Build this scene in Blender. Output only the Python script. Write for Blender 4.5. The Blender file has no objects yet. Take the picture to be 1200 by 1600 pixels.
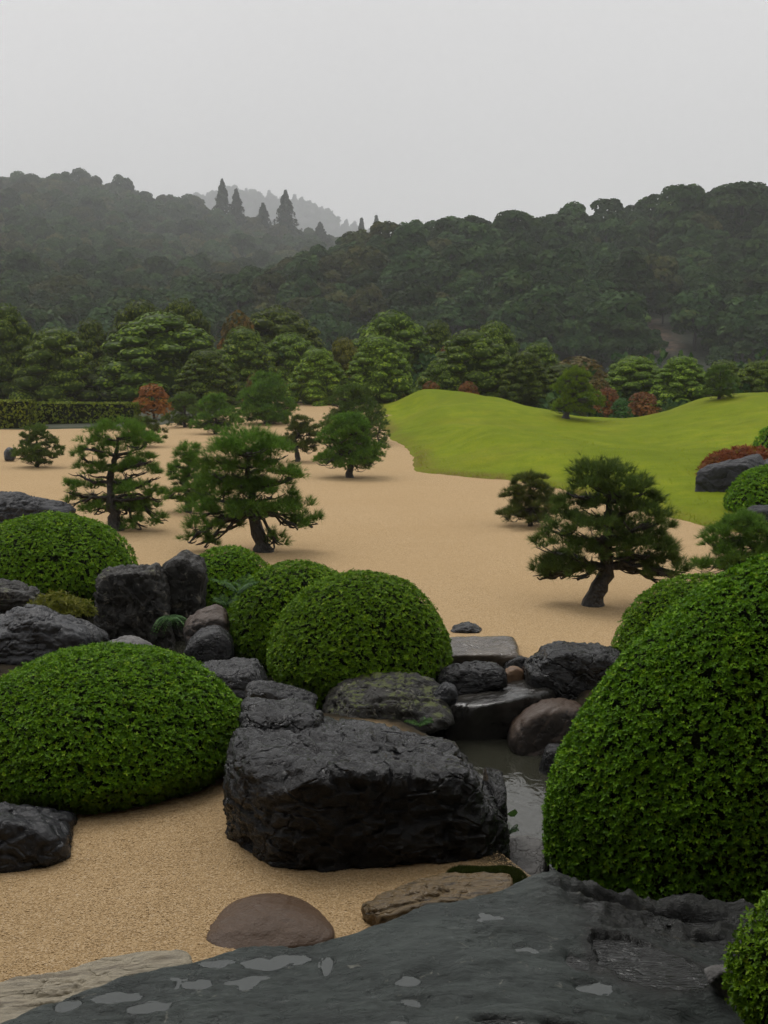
import bpy, bmesh, math, heapq
import numpy as np
from mathutils import Vector

scene = bpy.context.scene
COL = scene.collection
# ------------------------------------------------------------------ camera
F, HY = 1900.0, 570.0            # focal length and horizon row, in photo pixels
EYE = 3.0
TH = math.atan((800 - HY) / F)
cam_data = bpy.data.cameras.new('camera'); cam = bpy.data.objects.new('camera', cam_data); COL.objects.link(cam)
cam.location = (0, 0, EYE); cam.rotation_euler = (math.pi / 2 - TH, 0, 0)
cam_data.sensor_width = 36; cam_data.lens = 36 * F / 1600
cam_data.clip_start = 0.05; cam_data.clip_end = 6000
scene.camera = cam
# ------------------------------------------------------------------ world, sun, exposure
SUN_EL, SUN_AZ = math.radians(60), math.radians(-30)      # azimuth from +Y, negative = to the left
world = bpy.data.worlds.new('World'); scene.world = world; world.use_nodes = True
wn = world.node_tree.nodes; wl = world.node_tree.links
bg = wn['Background']; bg.inputs['Strength'].default_value = 0.1
sky = wn.new('ShaderNodeTexSky'); sky.sky_type = 'NISHITA'; sky.sun_disc = False
sky.sun_elevation = SUN_EL; sky.sun_rotation = SUN_AZ; sky.dust_density = 4
mx = wn.new('ShaderNodeMix'); mx.data_type = 'RGBA'; mx.inputs['Factor'].default_value = 0.93
wl.new(sky.outputs[0], mx.inputs[6]); mx.inputs[7].default_value = (8.4, 8.26, 8.16, 1)
tc = wn.new('ShaderNodeTexCoord'); cn = wn.new('ShaderNodeTexNoise'); cn.inputs['Scale'].default_value = 2.6; cn.inputs['Detail'].default_value = 4; wl.new(tc.outputs['Generated'], cn.inputs['Vector'])
cr = wn.new('ShaderNodeMapRange'); cr.inputs['To Min'].default_value = 0.965; cr.inputs['To Max'].default_value = 1.035; cr.inputs['From Min'].default_value = 0.3; cr.inputs['From Max'].default_value = 0.7; wl.new(cn.outputs['Fac'], cr.inputs['Value'])
cm = wn.new('ShaderNodeVectorMath'); cm.operation = 'SCALE'; wl.new(mx.outputs[2], cm.inputs[0]); wl.new(cr.outputs[0], cm.inputs['Scale']); wl.new(cm.outputs[0], bg.inputs['Color'])
sun_d = bpy.data.lights.new('sun', 'SUN'); sun = bpy.data.objects.new('sun', sun_d); COL.objects.link(sun)
sun_d.energy = 1.5; sun_d.angle = math.radians(32); sun_d.color = (1.0, 0.97, 0.93)
sd = Vector((math.sin(SUN_AZ) * math.cos(SUN_EL), math.cos(SUN_AZ) * math.cos(SUN_EL), math.sin(SUN_EL)))
sun.rotation_euler = (-sd).to_track_quat('-Z', 'Y').to_euler(); sun.location = sd * 30
vs = scene.view_settings
vs.view_transform = 'Standard'; vs.look = 'None'; vs.exposure = 0.1; vs.gamma = 1.0; vs.use_curve_mapping = False
cy = scene.cycles
cy.use_denoising = True
cy.denoising_prefilter = 'FAST'
try: cy.denoiser = 'OPENIMAGEDENOISE'
except Exception: pass
cy.max_bounces = 6; cy.diffuse_bounces = 2; cy.glossy_bounces = 2; cy.transmission_bounces = 3
cy.volume_bounces = 1; cy.transparent_max_bounces = 4
cy.sample_clamp_indirect = 6

# ------------------------------------------------------------------ projection helpers (photo pixel + real depth -> world)
def ray(px, py):
    u = (px - 600) / F; v = -(py - 800) / F
    return np.array([u, math.cos(TH) + v * math.sin(TH), -math.sin(TH) + v * math.cos(TH)])
def at(px, py, Y):
    d = ray(px, py); return np.array([0, 0, EYE]) + d * (Y / d[1])
def onz(px, py, z=0.0):
    d = ray(px, py); return np.array([0, 0, EYE]) + d * ((z - EYE) / d[2])
def wx(px, Y): return (px - 600) / F * Y * 1.0073

# ------------------------------------------------------------------ numpy noise
def _h(i, j, k, s):
    n = (i * 374761393 + j * 668265263 + k * 1274126177 + s * 982451653) & 0xFFFFFFFF
    n = ((n ^ (n >> 13)) * 1274126177) & 0xFFFFFFFF
    n = ((n ^ (n >> 16)) * 2246822519) & 0xFFFFFFFF
    return ((n ^ (n >> 15)) & 0xFFFFFF) / float(0xFFFFFF)
def vnoise(P, seed=0):
    P = np.asarray(P, float); I = np.floor(P).astype(np.int64); f = P - I; f = f * f * f * (f * (f * 6 - 15) + 10)
    i, j, k = I[:, 0], I[:, 1], I[:, 2]; x, y, z = f[:, 0], f[:, 1], f[:, 2]; r = 0
    for a in (0, 1):
        for b in (0, 1):
            for c in (0, 1):
                r = r + _h(i + a, j + b, k + c, seed) * (x if a else 1 - x) * (y if b else 1 - y) * (z if c else 1 - z)
    return r * 2 - 1
def fbm(P, octv=4, seed=0, gain=0.5, ridged=False):
    P = np.asarray(P, float); a, s, r = 1.0, 0.0, 0
    for o in range(octv):
        n = vnoise(P * (2.03 ** o) + 17.3 * o, seed + o * 13)
        if ridged: n = 1 - 2 * np.abs(n)
        r = r + a * n; s += a; a *= gain
    return r / s
def sstep(a, b, x):
    t = np.clip((x - a) / (b - a), 0, 1); return t * t * (3 - 2 * t)
def P3(x, y, z=None):
    return np.stack([x.ravel(), y.ravel(), np.zeros(x.size) if z is None else z.ravel()], 1)
def norm(v): return v / (np.linalg.norm(v, axis=-1, keepdims=True) + 1e-9)

# ------------------------------------------------------------------ mesh and object helpers
def mesh_np(name, V, Fs, mat=None, smooth=True, tint=None):
    """V (n,3); Fs: array (m,3|4) or list of such arrays"""
    if not isinstance(Fs, list): Fs = [Fs]
    Fs = [np.asarray(f, np.int32) for f in Fs if len(f)]
    me = bpy.data.meshes.new(name)
    V = np.asarray(V, np.float32)
    me.vertices.add(len(V)); me.vertices.foreach_set('co', V.ravel())
    nl = sum(f.size for f in Fs); npoly = sum(len(f) for f in Fs)
    me.loops.add(nl); me.polygons.add(npoly)
    me.loops.foreach_set('vertex_index', np.concatenate([f.ravel() for f in Fs]))
    tot = np.concatenate([np.full(len(f), f.shape[1], np.int32) for f in Fs])
    st = np.zeros(npoly, np.int32); st[1:] = np.cumsum(tot)[:-1]
    me.polygons.foreach_set('loop_start', st); me.polygons.foreach_set('loop_total', tot)
    me.polygons.foreach_set('use_smooth', np.full(npoly, smooth))
    if tint is not None:
        a = me.attributes.new('tint', 'FLOAT', 'POINT'); a.data.foreach_set('value', np.asarray(tint, np.float32))
    me.update(calc_edges=True); me.validate()
    if mat: me.materials.append(mat)
    return me
def obj(name, me, parent=None, loc=None):
    o = bpy.data.objects.new(name, me); COL.objects.link(o)
    if parent is not None: o.parent = parent
    if loc is not None: o.location = loc
    return o
def tag(o, label=None, cat=None, group=None, kind=None):
    if label: o['label'] = label
    if cat: o['category'] = cat
    if group: o['group'] = group
    if kind: o['kind'] = kind
    return o
def thing(name, label, cat, loc, group=None):
    o = obj(name, None, None, tuple(float(c) for c in loc)); return tag(o, label, cat, group)
def grid_mesh(name, X, Y, Z, mat, keep=None, smooth=True):
    h, w = X.shape
    V = np.stack([X.ravel(), Y.ravel(), Z.ravel()], 1)
    i = np.arange(h * w).reshape(h, w)
    Q = np.stack([i[:-1, :-1], i[:-1, 1:], i[1:, 1:], i[1:, :-1]], -1).reshape(-1, 4)
    if keep is not None:
        k = keep.ravel(); Q = Q[k[Q].all(1)]
        used = np.unique(Q); m = np.full(len(V), -1); m[used] = np.arange(len(used)); V = V[used]; Q = m[Q]
    return mesh_np(name, V, Q, mat, smooth)
class MB:
    def __init__(s): s.V = []; s.F = []; s.T = []; s.n = 0
    def add(s, V, Fc, t=None):
        s.V.append(V); s.F.append(np.asarray(Fc) + s.n); s.n += len(V); s.T.append(np.zeros(len(V)) if t is None else t)
    def mesh(s, name, mat, smooth=True):
        return mesh_np(name, np.concatenate(s.V), s.F, mat, smooth, np.concatenate(s.T))
def tube(path, rad, sides=7, cap=True):
    path = np.asarray(path, float); rad = np.asarray(rad, float); n = len(path)
    T = norm(np.gradient(path, axis=0)); ref = np.array([0.31, 0.9, 0.2])
    A = norm(np.cross(T, ref)); B = np.cross(T, A)
    an = np.linspace(0, 2 * np.pi, sides, endpoint=False)
    V = path[:, None] + rad[:, None, None] * (np.cos(an)[None, :, None] * A[:, None] + np.sin(an)[None, :, None] * B[:, None])
    i = np.arange(n * sides).reshape(n, sides); j = np.roll(i, -1, 1)
    Q = np.stack([i[:-1], j[:-1], j[1:], i[1:]], -1).reshape(-1, 4)
    return V.reshape(-1, 3), Q
def smooth_path(ctrl, n):
    c = np.asarray(ctrl, float); t = np.linspace(0, 1, len(c)); u = np.linspace(0, 1, n)
    out = np.zeros((n, 3)); m = np.gradient(c, t, axis=0)
    idx = np.clip(np.searchsorted(t, u) - 1, 0, len(c) - 2); h = t[1] - t[0]; s = ((u - t[idx]) / h)[:, None]
    p0, p1, m0, m1 = c[idx], c[idx + 1], m[idx] * h, m[idx + 1] * h
    return (2*s**3-3*s**2+1)*p0 + (s**3-2*s**2+s)*m0 + (-2*s**3+3*s**2)*p1 + (s**3-s**2)*m1

# ------------------------------------------------------------------ materials
class N:
    def __init__(s, name):
        s.m = bpy.data.materials.new(name); s.m.use_nodes = True; s.t = s.m.node_tree; s.n = s.t.nodes; s.l = s.t.links
        s.b = s.n['Principled BSDF']; s.out = s.n['Material Output']
    def new(s, typ, **kw):
        x = s.n.new(typ)
        for k, v in kw.items(): setattr(x, k, v)
        return x
    def coord(s, kind='Object', scale=(1, 1, 1), rot=(0, 0, 0)):
        c = s.new('ShaderNodeTexCoord'); m = s.new('ShaderNodeMapping'); m.inputs['Scale'].default_value = scale; m.inputs['Rotation'].default_value = rot
        s.l.new(c.outputs[kind], m.inputs[0]); return m.outputs[0]
    def geo(s, scale=(1, 1, 1), rot=(0, 0, 0)):
        c = s.new('ShaderNodeNewGeometry'); m = s.new('ShaderNodeMapping'); m.inputs['Scale'].default_value = scale; m.inputs['Rotation'].default_value = rot
        s.l.new(c.outputs['Position'], m.inputs[0]); return m.outputs[0]
    def noise(s, vec, scale, detail=5, rough=0.55, dist=0.0):
        x = s.new('ShaderNodeTexNoise'); s.l.new(vec, x.inputs['Vector']); x.inputs['Scale'].default_value = scale
        x.inputs['Detail'].default_value = detail; x.inputs['Roughness'].default_value = rough; x.inputs['Distortion'].default_value = dist
        return x.outputs['Fac']
    def vor(s, vec, scale, feature='F1', out='Distance', rand=1.0):
        x = s.new('ShaderNodeTexVoronoi', feature=feature); s.l.new(vec, x.inputs['Vector']); x.inputs['Scale'].default_value = scale
        return x.outputs[out]
    def ramp(s, fac, stops):
        x = s.new('ShaderNodeValToRGB'); e = x.color_ramp.elements
        while len(e) < len(stops): e.new(0.5)
        for k, (p, c) in enumerate(stops):
            e[k].position = p; e[k].color = (c[0], c[1], c[2], 1) if hasattr(c, '__len__') else (c, c, c, 1)
        s.l.new(fac, x.inputs[0]); return x.outputs[0]
    def mix(s, fac, a, b, mode='MIX'):
        x = s.new('ShaderNodeMix', data_type='RGBA', blend_type=mode)
        for v, k in ((fac, 0), (a, 6), (b, 7)):
            if hasattr(v, 'is_output'): s.l.new(v, x.inputs[k])
            else: x.inputs[k].default_value = v if k == 0 else (*v, 1)
        return x.outputs[2]
    def math(s, op, a, b=0.0):
        x = s.new('ShaderNodeMath', operation=op)
        for v, k in ((a, 0), (b, 1)):
            if hasattr(v, 'is_output'): s.l.new(v, x.inputs[k])
            else: x.inputs[k].default_value = v
        return x.outputs[0]
    def set(s, sock, v):
        i = s.b.inputs[sock]
        if hasattr(v, 'is_output'): s.l.new(v, i)
        else: i.default_value = (*v, 1) if hasattr(v, '__len__') else v
    def bump(s, h, strength=0.5, dist=0.02, prev=None):
        x = s.new('ShaderNodeBump'); x.inputs['Strength'].default_value = strength; x.inputs['Distance'].default_value = dist
        s.l.new(h, x.inputs['Height'])
        if prev is not None: s.l.new(prev, x.inputs['Normal'])
        s.l.new(x.outputs[0], s.b.inputs['Normal']); return x.outputs[0]
    def attr(s, name='tint'):
        x = s.new('ShaderNodeAttribute', attribute_name=name); return x.outputs['Fac']
    def rnd(s):
        return s.new('ShaderNodeObjectInfo').outputs['Random']

def leaf_mat(name, stops, rough=0.42, spec=0.4, trans=0.25, obj_var=0.12, use_rand=True):
    m = N(name); t = m.attr('tint')
    c = m.ramp(t, stops)
    if use_rand:
        hs = m.new('ShaderNodeHueSaturation'); m.l.new(c, hs.inputs['Color'])
        r = m.rnd()
        v = m.math('MULTIPLY_ADD', r, obj_var * 2); v.node.inputs[2].default_value = 1 - obj_var
        m.l.new(v, hs.inputs['Value'])
        h = m.math('MULTIPLY_ADD', r, 0.012); h.node.inputs[2].default_value = 0.490
        m.l.new(h, hs.inputs['Hue']); c = hs.outputs[0]
    m.set('Base Color', c); m.set('Roughness', rough); m.set('Specular IOR Level', spec)
    if trans:
        tr = m.new('ShaderNodeBsdfTranslucent'); m.l.new(c, tr.inputs['Color'])
        ms = m.new('ShaderNodeMixShader'); ms.inputs[0].default_value = trans
        m.l.new(m.b.outputs[0], ms.inputs[1]); m.l.new(tr.outputs[0], ms.inputs[2]); m.l.new(ms.outputs[0], m.out.inputs[0])
    return m.m

def rock_mat(name, dark, light, scale=3.0, lichen=0.0, lichen_col=(0.30, 0.30, 0.26), rough=(0.22, 0.5), strata=None, moss=0.0, bump=0.7, top=None, crack=0.35, spec=0.34):
    m = N(name)
    v = m.coord('Object')
    n1 = m.noise(v, scale, 8, 0.62, 0.4)
    c = m.ramp(n1, [(0.32, dark), (0.52, tuple((a + b) / 2 for a, b in zip(dark, light))), (0.72, light)])
    if strata:
        sc, rot = strata
        vs_ = m.coord('Object', sc, rot); ns = m.noise(vs_, 1.0, 6, 0.6, 0.3)
        c = m.mix(0.75, c, m.ramp(ns, [(0.35, dark), (0.5, light), (0.56, tuple(x * 0.6 for x in light)), (0.68, light), (0.75, dark)]))
    if top is not None:      # weathered, iron stained upper faces; on the brown boulder also painted shading
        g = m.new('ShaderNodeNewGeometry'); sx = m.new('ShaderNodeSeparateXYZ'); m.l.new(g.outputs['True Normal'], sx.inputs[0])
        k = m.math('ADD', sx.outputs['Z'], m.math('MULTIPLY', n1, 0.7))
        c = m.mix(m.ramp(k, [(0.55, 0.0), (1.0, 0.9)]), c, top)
    if lichen > 0:
        nl = m.noise(v, scale * 2.6, 7, 0.7, 0.8)
        c = m.mix(m.ramp(nl, [(0.72 - lichen * 0.3, 0.0), (0.76 - lichen * 0.3, 0.85)]), c, lichen_col)
    if moss > 0:
        g = m.new('ShaderNodeNewGeometry'); sx = m.new('ShaderNodeSeparateXYZ'); m.l.new(g.outputs['True Normal'], sx.inputs[0])
        nm = m.noise(v, scale * 1.3, 4)
        k = m.math('MULTIPLY', m.math('MAXIMUM', sx.outputs['Z'], 0.0), nm)
        c = m.mix(m.ramp(k, [(0.52 - moss * 0.3, 0.0), (0.6 - moss * 0.3, 0.9)]), c, (0.07, 0.085, 0.012))
    m.set('Base Color', c)
    nr = m.noise(v, scale * 4, 4)
    m.set('Roughness', m.ramp(nr, [(0.35, rough[0]), (0.7, rough[1])])); m.set('Specular IOR Level', spec)
    cr_ = m.vor(m.mix(0.25, v, m.new('ShaderNodeTexNoise').outputs['Color'], 'ADD'), scale * 1.6, 'DISTANCE_TO_EDGE')
    h = m.math('ADD', m.math('MULTIPLY', m.noise(v, scale * 3.3, 9, 0.68, 0.3), 1.0), m.math('MULTIPLY', m.noise(v, scale * 17, 4, 0.6), 0.25))
    h = m.math('ADD', h, m.math('MULTIPLY', m.ramp(cr_, [(0.0, 0.0), (0.05, 1.0)]), crack))
    m.bump(h, bump, 0.05)
    return m.m

# sand
m = N('sand'); g = m.geo()
grain = m.vor(g, 130, 'F1', 'Color'); gx = m.new('ShaderNodeSeparateColor'); m.l.new(grain, gx.inputs[0])
c = m.ramp(gx.outputs[0], [(0.0, (0.27, 0.175, 0.085)), (0.45, (0.455, 0.315, 0.165)), (0.85, (0.52, 0.375, 0.21)), (1.0, (0.60, 0.47, 0.31))])
big = m.noise(g, 0.35, 5); c = m.mix(m.ramp(big, [(0.35, 0.0), (0.7, 0.35)]), c, (0.40, 0.27, 0.135))
sp = m.noise(g, 45, 3, 0.7); c = m.mix(m.ramp(sp, [(0.62, 0.0), (0.76, 0.45)]), c, (0.20, 0.12, 0.055))
c = m.mix(m.attr('tint'), c, m.ramp(m.noise(g, 8, 6), [(0.3, (0.012, 0.011, 0.008)), (0.7, (0.05, 0.04, 0.026))])); m.set('Base Color', c); m.set('Roughness', 0.85); m.set('Specular IOR Level', 0.04)
b1 = m.bump(m.vor(g, 110), 0.45, 0.006); b2 = m.bump(m.noise(g, 5, 6, 0.65), 0.5, 0.03, b1)
M_SAND = m.m
# lawn
m = N('lawn_grass'); g = m.geo((1, 1, 1))
c = m.ramp(m.noise(g, 1.1, 8, 0.7), [(0.30, (0.140, 0.185, 0.012)), (0.5, (0.195, 0.245, 0.016)), (0.7, (0.265, 0.300, 0.020))])
c = m.mix(m.ramp(m.noise(g, 0.23, 6, 0.65, 0.6), [(0.46, 0.0), (0.72, 0.5)]), c, (0.22, 0.19, 0.03)); c = m.mix(m.ramp(m.noise(m.geo((.16, .09, .1)), 1.0, 5, 0.6, 0.5), [(0.42, 0.0), (0.62, 0.55)]), c, (0.115, 0.16, 0.012))
fine = m.noise(m.geo((22, 9, 9)), 1.0, 5, 0.75); c = m.mix(m.ramp(fine, [(0.42, 0.4), (0.6, 0.0)]), c, (0.13, 0.16, 0.012))
edge = m.attr('tint'); ke = m.math('MULTIPLY', edge, m.ramp(m.noise(g, 2.2, 6, 0.7), [(0.35, 0.25), (0.6, 1.0)]))
c = m.mix(ke, c, (0.15, 0.105, 0.035))
m.set('Base Color', c); m.set('Roughness', 0.8); m.set('Specular IOR Level', 0.02)
m.bump(m.math('ADD', m.noise(g, 14, 6, 0.75), m.math('MULTIPLY', m.noise(g, 1.6, 4), 1.0)), 0.5, 0.06)
M_LAWN = m.m
# earth, hill ground
m = N('earth'); g = m.geo()
c = m.ramp(m.noise(g, 0.8, 8, 0.7), [(0.3, (0.018, 0.026, 0.010)), (0.55, (0.035, 0.042, 0.016)), (0.75, (0.06, 0.05, 0.028))])
m.set('Base Color', c); m.set('Roughness', 0.9); m.bump(m.noise(g, 3, 6), 0.6, 0.1); M_EARTH = m.m
m = N('hill_ground'); g = m.geo()
c = m.ramp(m.noise(g, 0.16, 8, 0.7), [(0.3, (0.016, 0.024, 0.012)), (0.6, (0.032, 0.042, 0.02)), (0.8, (0.06, 0.055, 0.03))])
sc_ = m.attr('tint')
c = m.mix(sc_, c, m.ramp(m.noise(m.geo((1, 1, 0.4)), 0.5, 7, 0.7), [(0.36, (0.035, 0.028, 0.02)), (0.52, (0.12, 0.075, 0.05)), (0.70, (0.26, 0.17, 0.115))]))
m.set('Base Color', c); m.set('Roughness', 0.9); m.bump(m.noise(g, 0.7, 8, 0.7), 1.0, 1.2); M_HILL = m.m
# water
def water_mat(name, ripple, depth_col, scale, ior=1.45):
    m = N(name); g = m.geo(scale)
    m.set('Base Color', depth_col); m.set('Roughness', 0.04); m.set('IOR', ior); m.set('Specular IOR Level', 0.55)
    if ripple: m.bump(m.noise(g, 1.0, 3, 0.5, 1.2), ripple, 0.02)
    return m.m
M_STREAM = water_mat('stream_water', 0.35, (0.034, 0.034, 0.024), (9, 5, 5))
M_PUDDLE = water_mat('puddle_water', 0.02, (0.045, 0.054, 0.050), (6, 6, 6), 1.5)
M_RIPPLE = water_mat('running_water', 0.9, (0.02, 0.021, 0.02), (9, 42, 9))
# bark
m = N('pine_bark'); v = m.coord('Object')
c = m.ramp(m.noise(v, 14, 7, 0.7, 0.5), [(0.3, (0.010, 0.009, 0.008)), (0.55, (0.028, 0.024, 0.020)), (0.75, (0.06, 0.05, 0.042))])
m.set('Base Color', c); m.set('Roughness', 0.6); m.bump(m.vor(v, 22), 0.9, 0.02); M_BARK = m.m
# rocks
M_BLACK = rock_mat('wet_black_rock', (0.0025, 0.0025, 0.003), (0.012, 0.012, 0.013), 2.2, 0.05, (0.09, 0.088, 0.08), (0.06, 0.24), bump=0.95, spec=0.42)
M_GREY = rock_mat('wet_grey_rock', (0.006, 0.006, 0.007), (0.036, 0.036, 0.038), 2.6, 0.06, (0.16, 0.15, 0.14), (0.18, 0.42))
M_PALE = rock_mat('pale_grey_rock', (0.06, 0.058, 0.055), (0.24, 0.23, 0.22), 3.0, 0.08, (0.34, 0.33, 0.31), (0.35, 0.6))
M_BLUE = rock_mat('blue_grey_rock', (0.007, 0.0075, 0.009), (0.042, 0.044, 0.050), 1.6, 0.05, (0.16, 0.16, 0.17), (0.20, 0.45))
M_MOSSY = rock_mat('lichen_rock', (0.006, 0.006, 0.005), (0.034, 0.031, 0.024), 3.6, 0.42, (0.19, 0.18, 0.145), (0.35, 0.7), moss=0.35)
M_LICHEN = rock_mat('dark_lichen_rock', (0.005, 0.005, 0.0045), (0.030, 0.027, 0.022), 3.2, 0.46, (0.15, 0.135, 0.105), (0.35, 0.7), moss=0.05)
M_BROWN = rock_mat('brown_boulder', (0.012, 0.010, 0.009), (0.050, 0.037, 0.030), 4.5, 0.22, (0.13, 0.10, 0.08), rough=(0.32, 0.55), bump=0.45, top=(0.115, 0.070, 0.042), crack=0.0)  # wet dark body also paints shade into the lower faces
M_SLICK = rock_mat('slick_dark_stone', (0.012, 0.012, 0.011), (0.05, 0.046, 0.04), 2.5, 0.02, (0.2, 0.18, 0.15), (0.05, 0.18), bump=0.22, crack=0.1, spec=0.6)
M_DIM = rock_mat('matte_dark_rock', (0.006, 0.0065, 0.008), (0.036, 0.038, 0.044), 1.6, 0.1, (0.07, 0.07, 0.072), (0.45, 0.7), bump=0.8)
M_FLAT = rock_mat('wet_flat_stone', (0.045, 0.036, 0.028), (0.15, 0.12, 0.09), 2.5, 0.03, (0.2, 0.18, 0.15), (0.08, 0.26), bump=0.3, spec=0.5)
M_RED = rock_mat('russet_boulder', (0.014, 0.012, 0.011), (0.058, 0.047, 0.042), 3.5, 0.03, (0.16, 0.13, 0.11), (0.35, 0.6), bump=0.35, top=(0.07, 0.045, 0.03))
M_DRIFT = rock_mat('pale_grained_stone', (0.13, 0.105, 0.07), (0.40, 0.35, 0.25), 2.5, 0.04, (0.45, 0.42, 0.34), (0.45, 0.7), strata=((1.2, 16, 16), (0, 0, 0.0)), bump=0.5)
M_STRIPE = rock_mat('banded_tan_rock', (0.016, 0.012, 0.007), (0.20, 0.135, 0.06), 3.0, 0.0, rough=(0.25, 0.5), strata=((3.0, 24, 24), (0.2, 0.0, 0.25)), bump=0.5)
M_TANROCK = rock_mat('tan_pebble', (0.10, 0.055, 0.03), (0.32, 0.20, 0.11), 5, 0.02, rough=(0.3, 0.6), bump=0.25)
# foliage
M_AZALEA = leaf_mat('azalea_leaf', [(0.0, (0.028, 0.080, 0.003)), (0.4, (0.092, 0.215, 0.006)), (0.8, (0.175, 0.345, 0.009)), (1.0, (0.29, 0.39, 0.016))], 0.42, 0.12, 0.16, 0.05)
M_AZCORE = leaf_mat('azalea_shade_core', [(0, (0.007, 0.011, 0.002)), (1, (0.012, 0.016, 0.003))], 0.9, 0.1, 0, 0, False)  # inner core coloured near black, painting shade into the gaps between leaves
M_PINE = leaf_mat('pine_needles', [(0.0, (0.045, 0.095, 0.016)), (0.5, (0.100, 0.205, 0.030)), (0.85, (0.165, 0.31, 0.042)), (1.0, (0.25, 0.34, 0.06))], 0.5, 0.12, 0.32, 0.12)
M_PINE_DARK = leaf_mat('dark_pine_needles', [(0.0, (0.038, 0.068, 0.018)), (0.5, (0.088, 0.148, 0.032)), (0.9, (0.140, 0.215, 0.040)), (1.0, (0.21, 0.20, 0.05))], 0.5, 0.12, 0.32, 0.12)
M_PINE_BROWN = leaf_mat('browning_pine_needles', [(0.0, (0.034, 0.055, 0.014)), (0.5, (0.080, 0.118, 0.026)), (0.8, (0.135, 0.145, 0.032)), (1.0, (0.20, 0.15, 0.045))], 0.5, 0.15, 0.32, 0.1)
M_PINE_LIME = leaf_mat('bright_pine_needles', [(0.0, (0.065, 0.110, 0.012)), (0.5, (0.145, 0.225, 0.022)), (0.9, (0.22, 0.31, 0.034)), (1.0, (0.28, 0.32, 0.05))], 0.5, 0.12, 0.3, 0.12)
M_FOREST = leaf_mat('forest_leaf', [(0.0, (0.013, 0.034, 0.010)), (0.5, (0.030, 0.064, 0.018)), (0.9, (0.055, 0.095, 0.024)), (1.0, (0.10, 0.095, 0.03))], 0.6, 0.05, 0.15, 0.4)
M_FOREST_OLIVE = leaf_mat('olive_forest_leaf', [(0.0, (0.026, 0.040, 0.010)), (0.5, (0.056, 0.072, 0.020)), (1.0, (0.11, 0.10, 0.03))], 0.6, 0.05, 0.15, 0.35)
M_CONIFER = leaf_mat('cedar_needles', [(0.0, (0.012, 0.024, 0.012)), (0.6, (0.024, 0.042, 0.018)), (1.0, (0.045, 0.06, 0.025))], 0.6, 0.08, 0.1, 0.2)
M_MAPLE = leaf_mat('maple_leaf', [(0.0, (0.16, 0.055, 0.014)), (0.5, (0.30, 0.115, 0.022)), (1.0, (0.40, 0.19, 0.035))], 0.5, 0.15, 0.3, 0.1)
M_RUST = leaf_mat('rust_leaf', [(0.0, (0.11, 0.045, 0.014)), (0.5, (0.24, 0.10, 0.025)), (1.0, (0.34, 0.17, 0.04))], 0.5, 0.15, 0.3, 0.1)
M_RUST2 = leaf_mat('red_shrub_leaf', [(0.0, (0.10, 0.028, 0.012)), (0.5, (0.20, 0.055, 0.02)), (1.0, (0.26, 0.10, 0.025))], 0.5, 0.15, 0.3, 0.1)
M_GOLD = leaf_mat('turning_leaf', [(0.0, (0.06, 0.06, 0.012)), (0.5, (0.17, 0.11, 0.02)), (1.0, (0.30, 0.15, 0.03))], 0.5, 0.15, 0.3, 0.1)
M_HEDGE = leaf_mat('hedge_leaf', [(0.0, (0.06, 0.09, 0.008)), (0.5, (0.14, 0.19, 0.016)), (1.0, (0.21, 0.25, 0.025))], 0.5, 0.1, 0.25, 0.05)
M_FERN = leaf_mat('fern_leaf', [(0.0, (0.03, 0.09, 0.02)), (0.6, (0.06, 0.16, 0.035)), (1.0, (0.11, 0.22, 0.05))], 0.5, 0.15, 0.3, 0.05)
M_YELLOWLEAF = leaf_mat('yellow_green_leaf', [(0.0, (0.08, 0.10, 0.01)), (0.6, (0.17, 0.19, 0.02)), (1.0, (0.26, 0.25, 0.035))], 0.5, 0.15, 0.3, 0.05)
M_MOSS = leaf_mat('moss_blades', [(0.0, (0.02, 0.03, 0.005)), (0.6, (0.05, 0.075, 0.010)), (1.0, (0.10, 0.11, 0.02))], 0.7, 0.2, 0.2, 0.0)

# ------------------------------------------------------------------ terrain functions
CH = np.array([[-4.6, 15.6], [-2.6, 14.6], [-1.7, 13.4], [-0.9, 11.6], [0.1, 11.4], [0.85, 10.9], [1.25, 9.8], [1.15, 8.8], [1.15, 8.0], [1.5, 7.2], [2.6, 6.8], [4.0, 6.6]])
CW = np.array([0.9, 0.9, 0.75, 0.7, 0.7, 0.6, 0.5, 0.45, 0.42, 0.42, 0.5, 0.6])
def chan(x, y):
    best = np.full(x.shape, 9.0)
    for a, b, wa, wb in zip(CH[:-1], CH[1:], CW[:-1], CW[1:]):
        d = b - a; t = np.clip(((x - a[0]) * d[0] + (y - a[1]) * d[1]) / (d @ d), 0, 1)
        r = np.hypot(x - a[0] - t * d[0], y - a[1] - t * d[1]) / (wa + t * (wb - wa))
        best = np.minimum(best, r)
    return best
def G(x, y, detail=True):
    x = np.asarray(x, float); y = np.asarray(y, float)
    z = 0.95 * np.exp(-((x + 2.5) / 9) ** 2 - ((y - 74) / 15) ** 2) + 0.15 * np.exp(-((x + 9) / 5) ** 2 - ((y - 47) / 7) ** 2)
    z = z - 0.62 * (1 - sstep(0.75, 1.75, chan(x, y)))
    if detail:
        p = P3(x, y) * [0.55, 0.35, 1]
        z = z + 0.03 * fbm(p, 3, 5).reshape(x.shape) + 0.012 * fbm(P3(x, y) * 2.2, 2, 9).reshape(x.shape)
    return z
def g1(x, y): return float(G(np.array([x]), np.array([y]))[0])

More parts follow.
